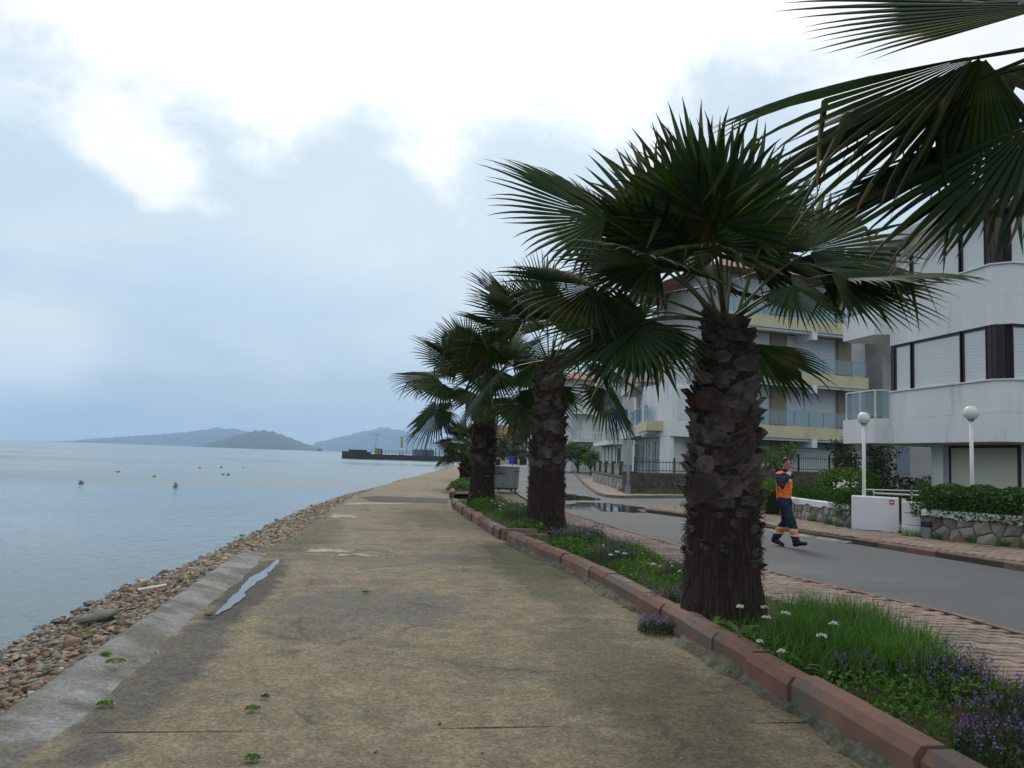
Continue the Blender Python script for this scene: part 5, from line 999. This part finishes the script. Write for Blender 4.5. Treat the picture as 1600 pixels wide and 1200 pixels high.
def person(pos, heading, label, J, jacket_fn, jmats, trouser_fn, tmats, headturn=0.0, headtilt=0.0):
    t = thing('person', label, 'person', pos); Mx = Matrix.Translation(pos) @ Matrix.Rotation(heading, 4, 'Z')
    # head built upright at the origin, then turned on the neck
    Hm = Matrix.Translation(J['neck']) @ Matrix.Rotation(headturn, 4, 'Z') @ Matrix.Rotation(headtilt, 4, 'Y')
    b = MB(); hm = MB(); hm.sphere((.012, 0, .155), (.098, .076, .118), 16, 12); hm.sphere((.035, 0, .085), (.062, .056, .058), 12, 8); hm.tube([(.095, 0, .17), (.118, 0, .135), (.106, 0, .125)], [.012, .018, .014], 8)
    hm.sphere((.088, .03, .172), (.02, .028, .012), 8, 6); hm.sphere((.088, -.03, .172), (.02, .028, .012), 8, 6); hm.sphere((.088, 0, .098), (.016, .026, .010), 8, 6); hm.sphere((.0, .078, .15), (.022, .012, .032), 8, 6); hm.sphere((.0, -.078, .15), (.022, .012, .032), 8, 6); hm.sphere((.07, 0, .058), (.026, .03, .022), 8, 6)
    b.add([Hm @ V3(v) for v in hm.v], hm.f); limb(b, [(J['neck'][0]-.02, 0, J['neck'][2]-.08), (J['neck'][0], 0, J['neck'][2]+.05)], [.062, .056])
    limb(b, [(0, 0, .98), (0, 0, 1.2), (0, 0, 1.42)], [.12, .12, .12])
    for s in ('R', 'L'):
        sh, el, wr = (V3(J[k+s]) for k in ('sh', 'el', 'wr')); limb(b, [sh, el, wr], [.05, .042, .028]); hand(b, wr, J['hd'+s], J.get('curl'+s, .8), J.get('hs'+s, (0, 0, 1)))
        hp, kn, an, to = (V3(J[k+s]) for k in ('hp', 'kn', 'an', 'to')); limb(b, [hp, kn, an], [.075, .052, .038]); limb(b, [an, to], [.038, .032])
    body = dress(fuse(b, .0085, 3), 'body', t, Mx, ['skin'])
    # eyes and brows
    e = MB()
    for y in (.03, -.03): e.sphere(Hm @ V3((.101, y, .160)), .010, 8, 6); e.sphere(Hm @ V3((.099, y, .182)), (.008, .022, .005), 8, 5)
    dress(e.mesh('e', 'hair'), 'eyes', body, Mx, [])
    hr = MB(); hr.sphere((0, 0, .172), (.106, .085, .112), 16, 12); hv = MB(); vs = [V3(v) for v in hr.v]
    vs = [V3((min(v.x, .085 + max(0, v.z-.235)*.4), v.y, max(v.z, .205 if v.x > .05 else .13 if v.x > -.02 else .095))) for v in vs]; hv.add([Hm @ v for v in vs], hr.f); dress(hv.mesh('h', 'hair'), 'hair', body, Mx, [])
    j = MB(); limb(j, [(-.01, 0, .97), (0, 0, 1.12), (.0, 0, 1.30), (-.01, 0, 1.44)], [(.175, .135), (.185, .145), (.205, .145), (.15, .105)]); limb(j, [V3(J['shR'])+V3((0, .03, .0)), V3(J['shL'])-V3((0, .03, 0))], [.088, .088]); limb(j, [(-.015, 0, 1.46), (J['neck'][0]-.01, 0, J['neck'][2]-.0)], [.085, .072])
    for s in ('R', 'L'):
        sh, el, wr = (V3(J[k+s]) for k in ('sh', 'el', 'wr')); limb(j, [sh, sh.lerp(el, .5), el, el.lerp(wr, .5), wr.lerp(el, .10)], [.088, .082, .070, .062, .052])
    dress(fuse(j, .012, 4, .013), 'jacket', t, Mx, jmats, jacket_fn)
    tr = MB(); limb(tr, [(0, .0, .99), (0, 0, .90)], [(.165, .13), (.16, .125)])
    for s in ('R', 'L'):
        hp, kn, an = (V3(J[k+s]) for k in ('hp', 'kn', 'an')); limb(tr, [hp, hp.lerp(kn, .5), kn, kn.lerp(an, .5), kn.lerp(an, .88)], [.112, .108, .094, .088, .080])
    dress(fuse(tr, .012, 4, .013), 'trousers', t, Mx, tmats, trouser_fn)
    for s in ('R', 'L'):
        an, to, kn = V3(J['an'+s]), V3(J['to'+s]), V3(J['kn'+s]); d = (to-an); bt = MB(); limb(bt, [an.lerp(kn, .36), an, an - V3((0, 0, .02))], [.074, .064, .060]); fd = V3((d.x, d.y, d.z)).normalized(); heel = an - fd*.035 - V3((0, 0, .045))
        limb(bt, [heel, heel.lerp(to, .5)+V3((0, 0, .012)), to], [(.048, .05), (.054, .052), (.048, .042)]); dress(fuse(bt, .012, 3), 'boot', t, Mx, ['boots'])
    return t
J1 = dict(neck=(.02, 0, 1.53), shR=(0, -.19, 1.43), elR=(.14, -.34, 1.22), wrR=(.165, -.085, 1.50), hdR=(-.05, .35, .55), hsR=(1, 0, .2), curlR=1.3, shL=(0, .19, 1.43), elL=(-.10, .27, 1.16), wrL=(-.04, .24, .94), hdL=(.1, -.1, -.9), curlL=.7,
          hpR=(0, -.09, .93), knR=(.22, -.10, .53), anR=(.33, -.10, .13), toR=(.53, -.11, .13), hpL=(0, .09, .93), knL=(-.02, .10, .50), anL=(-.27, .10, .13), toL=(-.09, .10, .035))
def jf1(c_):
    x, y, z = c_; arm = abs(y) > .205 or (x > .13 and z > 1.14 and y < -.05)
    if arm:
        d = V3((x, y, z)); 
        if (d-V3((.185, -.12, 1.475))).length < .062: return 2
        if (d-V3((.07, -.265, 1.33))).length < .07 and x < .11: return 2
        if z > 1.47: return 1
        return 0
    if z < .935: return 0
    if z < 1.0: return 2
    if 1.32 < z < 1.365: return 2
    if z < 1.32: return 0 if (abs(y) > .17 and x < -.02) or (x > .08 and abs(y) < .008) else 1
    if z > 1.485 and .08 < abs(y) < .2 and x < .06: return 1
    return 0
def tf1(c_):
    z = c_[2]; return 1 if (.25 < z < .285 or .36 < z < .395) else 2 if .285 <= z <= .36 else 0
person((8.05, 15.55, .0), R_(-58), 'walking man in orange and navy work jacket, hand raised to his mouth', J1, jf1, ['navy', 'orange', 'reflect'], tf1, ['navy', 'reflect', 'orange'], headturn=R_(-24), headtilt=R_(8))
J2 = dict(J1); J2.update(elR=(.10, -.24, 1.17), wrR=(.42, -.22, 1.24), hdR=(.8, .1, .35), elL=(-.10, .27, 1.16), wrL=(-.02, .29, .92), hdL=(0, 0, -1), hpR=(0, -.09, .93), knR=(.02, -.10, .50), anR=(-.10, -.10, .12), toR=(.08, -.11, .04), knL=(.12, .10, .52), anL=(.14, .10, .12), toL=(.32, .10, .04))
person((7.22, 16.75, .0), R_(-8), 'second person hidden behind the nearest trunk, only a hand showing', J2, lambda c_: 0, ['navy'], lambda c_: 0, ['navy'])
for (x, y, l, hd) in ((20.6, 123, 'left of two dark figures far down the street', .3), (21.3, 124, 'right of two dark figures far down the street', 2.0)):
    person((x, y, h(y)), hd, l, J2 | dict(wrR=(.05, -.27, .95), hdR=(0, 0, -1)), lambda c_: 0, ['navy'], lambda c_: 0, ['navy'])

# ------------------------------------------------------------------ street furniture further on
t = thing('metal_container', 'grey galvanised waste container with flat lid on the roadside', 'container', (5.7, 38.2, 0)); f, L = frame((5.05, 38.3), (6.0, 37.75))
mb = MB(); P4 = [(.04, -.02), (L-.04, -.02), (L-.02, -.80), (.02, -.80)]; T4 = [(0, 0), (L, 0), (L, -.85), (0, -.85)]
mb.add([f(a, b_, .17) for a, b_ in P4] + [f(a, b_, 1.14) for a, b_ in T4], [(3, 2, 1, 0), (4, 5, 6, 7), (0, 1, 5, 4), (1, 2, 6, 5), (2, 3, 7, 6), (3, 0, 4, 7)]).build('body', 'steel', t)
MB().bbox(-.03, L+.03, -.88, .03, 1.145, 1.19, .012, f).build('lid', 'steel', t); MB().box(.03, L-.03, -.78, -.06, .10, .168, f).build('base_frame', 'blackbin', t)
for a in (.12, L-.12):
    for b_ in (-.12, -.7): p = f(a, b_, .08); MB().tube([p - V3((.03, 0, 0)), p + V3((.03, 0, 0))], .075, 12).build('wheel', 'blackbin', t)
for a in (-.02, L+.02): MB().tube([f(a, -.2, .95), f(a+(-.08 if a < 0 else .08), -.2, .95), f(a+(-.08 if a < 0 else .08), -.6, .95), f(a, -.6, .95)], .015, 6).build('handle', 'iron', t)
MB().tube([f(L*.8, -.4, 1.19), f(L*.95, -.4, 1.42)], .018, 6).build('lid_lever', 'iron', t)
lt = MB(); a = L*.26
for i, (w, hh) in enumerate(((.05, .07), (.04, .07), (.055, .06), (.03, .075), (.05, .055), (.045, .065), (.05, .05))): lt.box(a, a+w, .0, .004, .80, .80+hh, f); a += w+.012
lt.build('lettering', 'lettering', t, label='short dark illegible stencilled word')
def bin_(x, y, w, hh, m, name, label, lidm):
    z = h(y)+.05; t = thing(name, label, 'bin', (x, y, z)); mb = MB(); a, b_ = w*.42, w*.5; mb.add([(x-a, y-a, z+.06), (x+a, y-a, z+.06), (x+a, y+a, z+.06), (x-a, y+a, z+.06), (x-b_, y-b_, z+hh), (x+b_, y-b_, z+hh), (x+b_, y+b_, z+hh), (x-b_, y+b_, z+hh)], [(3, 2, 1, 0), (4, 5, 6, 7), (0, 1, 5, 4), (1, 2, 6, 5), (2, 3, 7, 6), (3, 0, 4, 7)]).build('body', m, t)
    MB().bbox(x-b_-.03, x+b_+.03, y-b_-.05, y+b_+.03, z+hh+.005, z+hh+.10, .02).build('lid', lidm, t)
    for s in (-1, 1): MB().tube([(x+s*a-.03, y+a, z+.08), (x+s*a+.03, y+a, z+.08)], .08, 10).build('wheel', 'blackbin', t)
bin_(12.25, 88, .55, 1.1, 'blackbin', 'litter_bin', 'black litter bin with pale lid beside the path', 'white_metal'); bin_(20.0, 128, .85, 1.15, 'bluebin', 'recycling_bin', 'blue recycling bin standing at the bend of the street', 'bluebin')

# trees and a house at the bend
def tree(x, y, hh, r, m, label, n=2600, size=.35, trunk_h=.35, flat=1.0):
    z = h(y); t = thing('tree', label, 'tree', (x, y, z), 'trees at the bend of the street'); rnd = random.Random(int(x*10)); mb = MB(); th = hh*trunk_h
    mb.tube([(x, y, z-.2), (x+.1, y, z+th*.6), (x, y, z+hh*.75)], [r*.09, r*.065, r*.02], 8); cs = []
    for i in range(7): a = i*.9+rnd.random(); q = V3((x+math.cos(a)*r*.6, y+math.sin(a)*r*.6, z+th+(hh-th)*rnd.uniform(.3, .75))); mb.tube([(x, y, z+th*rnd.uniform(.6, 1.1)), V3((x, y, z+th)).lerp(q, .6), q], [r*.045, r*.03, r*.012], 6); cs.append(q)
    mb.build('trunk', 'twig', t); cs += [V3((x+rnd.uniform(-.7, .7)*r, y+rnd.uniform(-.7, .7)*r, z+th+(hh-th)*rnd.uniform(.25, .9))) for _ in range(9)]
    P = []
    for i in range(n): q = cs[i % len(cs)]; d = rng.normal(size=3); d /= np.linalg.norm(d); k = r*.42*rng.random()**.4; P.append((q.x+d[0]*k, q.y+d[1]*k, q.z+d[2]*k*.8*flat))
    V, F = leaves(np.array(P), size, .6, .2); np_mesh('crown', V, F, m, t, at=(x, y, z), kind='stuff')
tree(25.5, 150, 7.0, 4.6, 'olive', 'round yellow-green tree at the end of the street', 3200, .5, .12); tree(21.0, 150, 4.2, 3.2, 'darkleaf', 'dark green tree left of the yellow-green tree', 2200, .45, .1); tree(30.5, 152, 9.0, 4.0, 'darkleaf', 'tall thin-crowned tree right of the yellow-green tree', 1700, .45, .2)
tree(33, 146, 4.6, 3.5, 'hedge', 'low green tree by the bend on the right', 2200, .45, .1); tree(17.5, 158, 4.0, 3.0, 'olive', 'small olive tree behind the far palms', 1600, .45, .12); tree(20.2, 84, 3.4, 1.7, 'hedge', 'green garden tree in front of the grey block', 1800, .22, .2); tree(19.0, 74.0, 2.4, 1.0, 'shrub', 'small bright tree beside the yellow banded block', 900, .18, .25)
tree(36, 240, 9, 6, 'darkleaf', 'dark tree far behind the yellow-green tree', 2200, .7, .1); tree(48, 250, 10, 7, 'hedge', 'farthest green tree beyond the bend', 2200, .7, .1)
tree(19.6, 38.2, 2.9, 1.15, 'herb', 'slender small-leaved garden tree in front of the cream balconies', 1500, .10, .45); tree(23.4, 37.2, 3.4, 1.7, 'darkleaf', 'dark garden tree under the white block beyond the side street', 2200, .14, .2)
hedge('street_hedge', [(22, 131), (30, 138), (40, 141)], 1.2, .5, 2.0, 2500, 'darkleaf', 'dark hedge closing the view at the bend of the street', .25)
make_palm((22.6, 140, .5), 2.6, .38, 'small distant palm before the yellow-green tree', 12, nfr=16, R=1.3, Lp=1.2, nboot=10, fib=40)
Hs = thing('red_roofed_house', 'low house with red tiled roof behind the trees', 'house', (27, 172, .5)); fH, LH = frame((19, 170), (33, 172)); MB().box(0, LH, -9, 0, .3, 6.2, fH).build('wall', 'cream', Hs)
rf = MB().add([fH(-.8, .8, 6.2), fH(LH+.8, .8, 6.2), fH(LH+.8, -9.8, 6.2), fH(-.8, -9.8, 6.2), fH(4.5, -4.5, 8.6), fH(LH-4.5, -4.5, 8.6)], [(0, 1, 5, 4), (1, 2, 5), (2, 3, 4, 5), (3, 0, 4), (3, 2, 1, 0)]).build('roof', 'rust', Hs); MB().box(2.4, 3.2, -4, -3.2, 7, 8.9, fH).build('chimney', 'render2', rf); MB().box(10.5, 11.2, -4, -3.3, 7, 8.9, fH).build('chimney', 'render2', rf)
for a in (1.5, 5, 8.5, 12): MB().box(a, a+1.2, .01, .05, 3.6, 5.2, fH).build('window', 'pane', Hs)

# ------------------------------------------------------------------ pier
P = thing('pier', 'dark concrete pier reaching into the bay', 'pier', (10, 270, -.5)); fP, LP = frame((-7.6, 256.5), (47.5, 292))
MB().box(0, LP, -7, 0, -1.2, 1.15, fP).build('deck_wall', 'pierstone', P); MB().box(-1.6, 4.0, -7.6, .3, -1.2, 1.75, fP).build('pier_head', 'pierstone', P); MB().box(-.8, 3.4, -5, -1, 1.755, 2.35, fP).build('head_block', 'pierstone', P)
nb = 46; pm = MB().box(-.05, .05, -.05, .05, 0, 1.35).mesh('railing_post', 'iron')
for i in range(nb): inst(pm, 'railing_post', P, fP(4.6 + i*(LP-6)/nb, -.3, 1.15))
for z in (1.75, 2.45): MB().box(4.6, LP-1, -.34, -.26, z, z+.06, fP).build('railing_rail', 'iron', P)
def pier_lamp(a, b_, label):
    p = fP(a, b_, 1.15); t = thing('pier_lamp', label, 'lamp post', p, 'lamp posts on the pier'); MB().tube([p, p+UP*6.3], [.11, .07], 6).build('pole', 'metal', t)
    MB().tube([p+UP*6.2+V3((-1.0, 0, .1)), p+UP*6.35, p+UP*6.2+V3((1.0, 0, .1))], .05, 5).build('arm', 'metal', t)
    for s in (-1, 1): MB().bbox(p.x+s*1.0-.35, p.x+s*1.0+.35, p.y-.15, p.y+.15, p.z+6.15, p.z+6.35, .04).build('lamp_head', 'metal', t)
for a, b_, l in ((6.5, -1, 'pier lamp post nearest the open end'), (21, -5, 'second pier lamp post, by the ochre column'), (28.2, -1, 'third pier lamp post, over the shelter'), (41, -5, 'pier lamp post nearest the shore')): pier_lamp(a, b_, l)
p = fP(17.3, -2.5, 1.15); t = thing('harbour_beacon', 'ochre column on a white base on the pier', 'beacon', p); MB().bbox(p.x-.85, p.x+.85, p.y-.8, p.y+.8, p.z, p.z+1.1, .06).build('base', 'white_metal', t); MB().tube([p+UP*1.1, p+UP*5.6], [.42, .36], 8).build('column', 'yellowmetal', t); MB().tube([p+UP*5.6, p+UP*5.95], [.5, .5], 8).build('lantern', 'yellowmetal', t); MB().bbox(p.x-.7, p.x+.7, p.y-.6, p.y+.6, p.z+1.1, p.z+2.2, .1).build('pedestal', 'white_metal', t)
p = fP(8.3, -2.5, 1.15); t = thing('kiosk', 'small ochre hut near the pier end', 'hut', p); MB().bbox(p.x-.9, p.x+.9, p.y-.8, p.y+.8, p.z, p.z+1.6, .06).build('walls', 'yellowmetal', t); MB().bbox(p.x-1.1, p.x+1.1, p.y-1, p.y+1, p.z+1.605, p.z+1.8, .04).build('roof', 'greyslab', t); MB().box(p.x+.95, p.x+1.5, p.y-.5, p.y+.5, p.z, p.z+1.6).build('side_box', 'dark', t)
t = thing('pier_shelter', 'long flat white-roofed shelter on dark posts on the pier', 'shelter', fP(34, -3, 1.15)); MB().box(25.5, 50, -4.6, -.9, 3.75, 4.1, fP).build('roof', 'white_metal', t)
for i in range(7):
    for b_ in (-1.2, -4.3): MB().box(26.3+i*3.8, 26.5+i*3.8, b_-.1, b_+.1, 1.15, 3.748, fP).build('post', 'iron', t)
MB().box(23, 30, -4.5, -2, 1.16, 3.2, fP).build('booth', 'bluebin' if False else 'pane', t)
p = fP(46.5, -6, 1.15); t = thing('flag_pole', 'leaning white flag pole with small red flag by the shore end of the pier', 'flag', p); MB().tube([p, p+V3((.9, 0, 7.2))], .07, 6).build('pole', 'white_metal', t)
q = p+V3((.9, 0, 7.1)); mb = MB(); vs = []
for i in range(7): x = -i*.34; dy = .12*math.sin(i*1.2); vs += [(q.x+x, q.y+dy, q.z-i*.10), (q.x+x-.1, q.y+dy, q.z-1.2-i*.12)]
vs += [(v[0], v[1]+.02, v[2]) for v in vs]; mb.add(vs, [(2*i, 2*i+1, 2*i+3, 2*i+2) for i in range(6)] + [(14+2*i, 14+2*i+2, 14+2*i+3, 14+2*i+1) for i in range(6)]); mb.build('flag', 'flag', t)

# ------------------------------------------------------------------ gulls on the water
def gull(x, y, hd, up, label, sc=.5):
    t = thing('gull', label, 'bird', (x, y, -.5), 'gulls floating on the bay'); u = V3((math.cos(hd), math.sin(hd), 0)); s = V3((-u.y, u.x, 0)); o = V3((x, y, -.5))
    g = lambda a, b_, c_: o + (u*a + s*b_ + UP*c_)*sc
    MB().tube([g(-.26, 0, .12), g(-.16, 0, .08), g(0, 0, .055), g(.13, 0, .075), g(.19, 0, .14), g(.22, 0, .20), g(.27, 0, .205), g(.32, 0, .19)], [.012, .055, .08, .065, .04, .04, .026, .006], 8).build('body', 'gull', t, smooth=True)
    for q in (-1, 1):
        if up: vs = [g(.06, q*.04, .12), g(-.10, q*.04, .12), g(-.06, q*.30, .30+up), g(.06, q*.28, .32+up), g(-.14, q*.52, .36+up)]; vs += [v - UP*.012 for v in vs]
        else: vs = [g(.08, q*.06, .12), g(-.10, q*.085, .10), g(-.24, q*.04, .13), g(.02, q*.03, .16), g(-.32, q*.015, .15)]; vs += [v - UP*.012 for v in vs]
        MB().add(vs, [(0, 1, 2, 3), (3, 2, 4), (8, 7, 6, 5), (9, 7, 8), (0, 3, 8, 5), (3, 4, 9, 8), (4, 2, 7, 9), (2, 1, 6, 7), (1, 0, 5, 6)]).build('wing', 'gull', t)
for a in [(-15.1, 44.4, .1, .02, 'nearest gull on the left with wings half open'), (-10.4, 43.8, .5, .12, 'nearest gull on the right with wings raised'), (-19.2, 63.7, .4, .0, 'lone gull far left on the water'), (-14.9, 57, 1.0, .0, 'gull between the two nearest ones'), (-17.9, 84.4, .2, .0, 'leftmost gull of the far row'), (-16.4, 87.3, .6, .04, 'middle gull of the far row'), (-14.7, 90.3, 2.0, .0, 'rightmost gull of the far row'), (-12.1, 65.2, .3, .0, 'left gull of the close pair'), (-11.5, 64.1, .2, .05, 'right gull of the close pair')]: gull(*a)
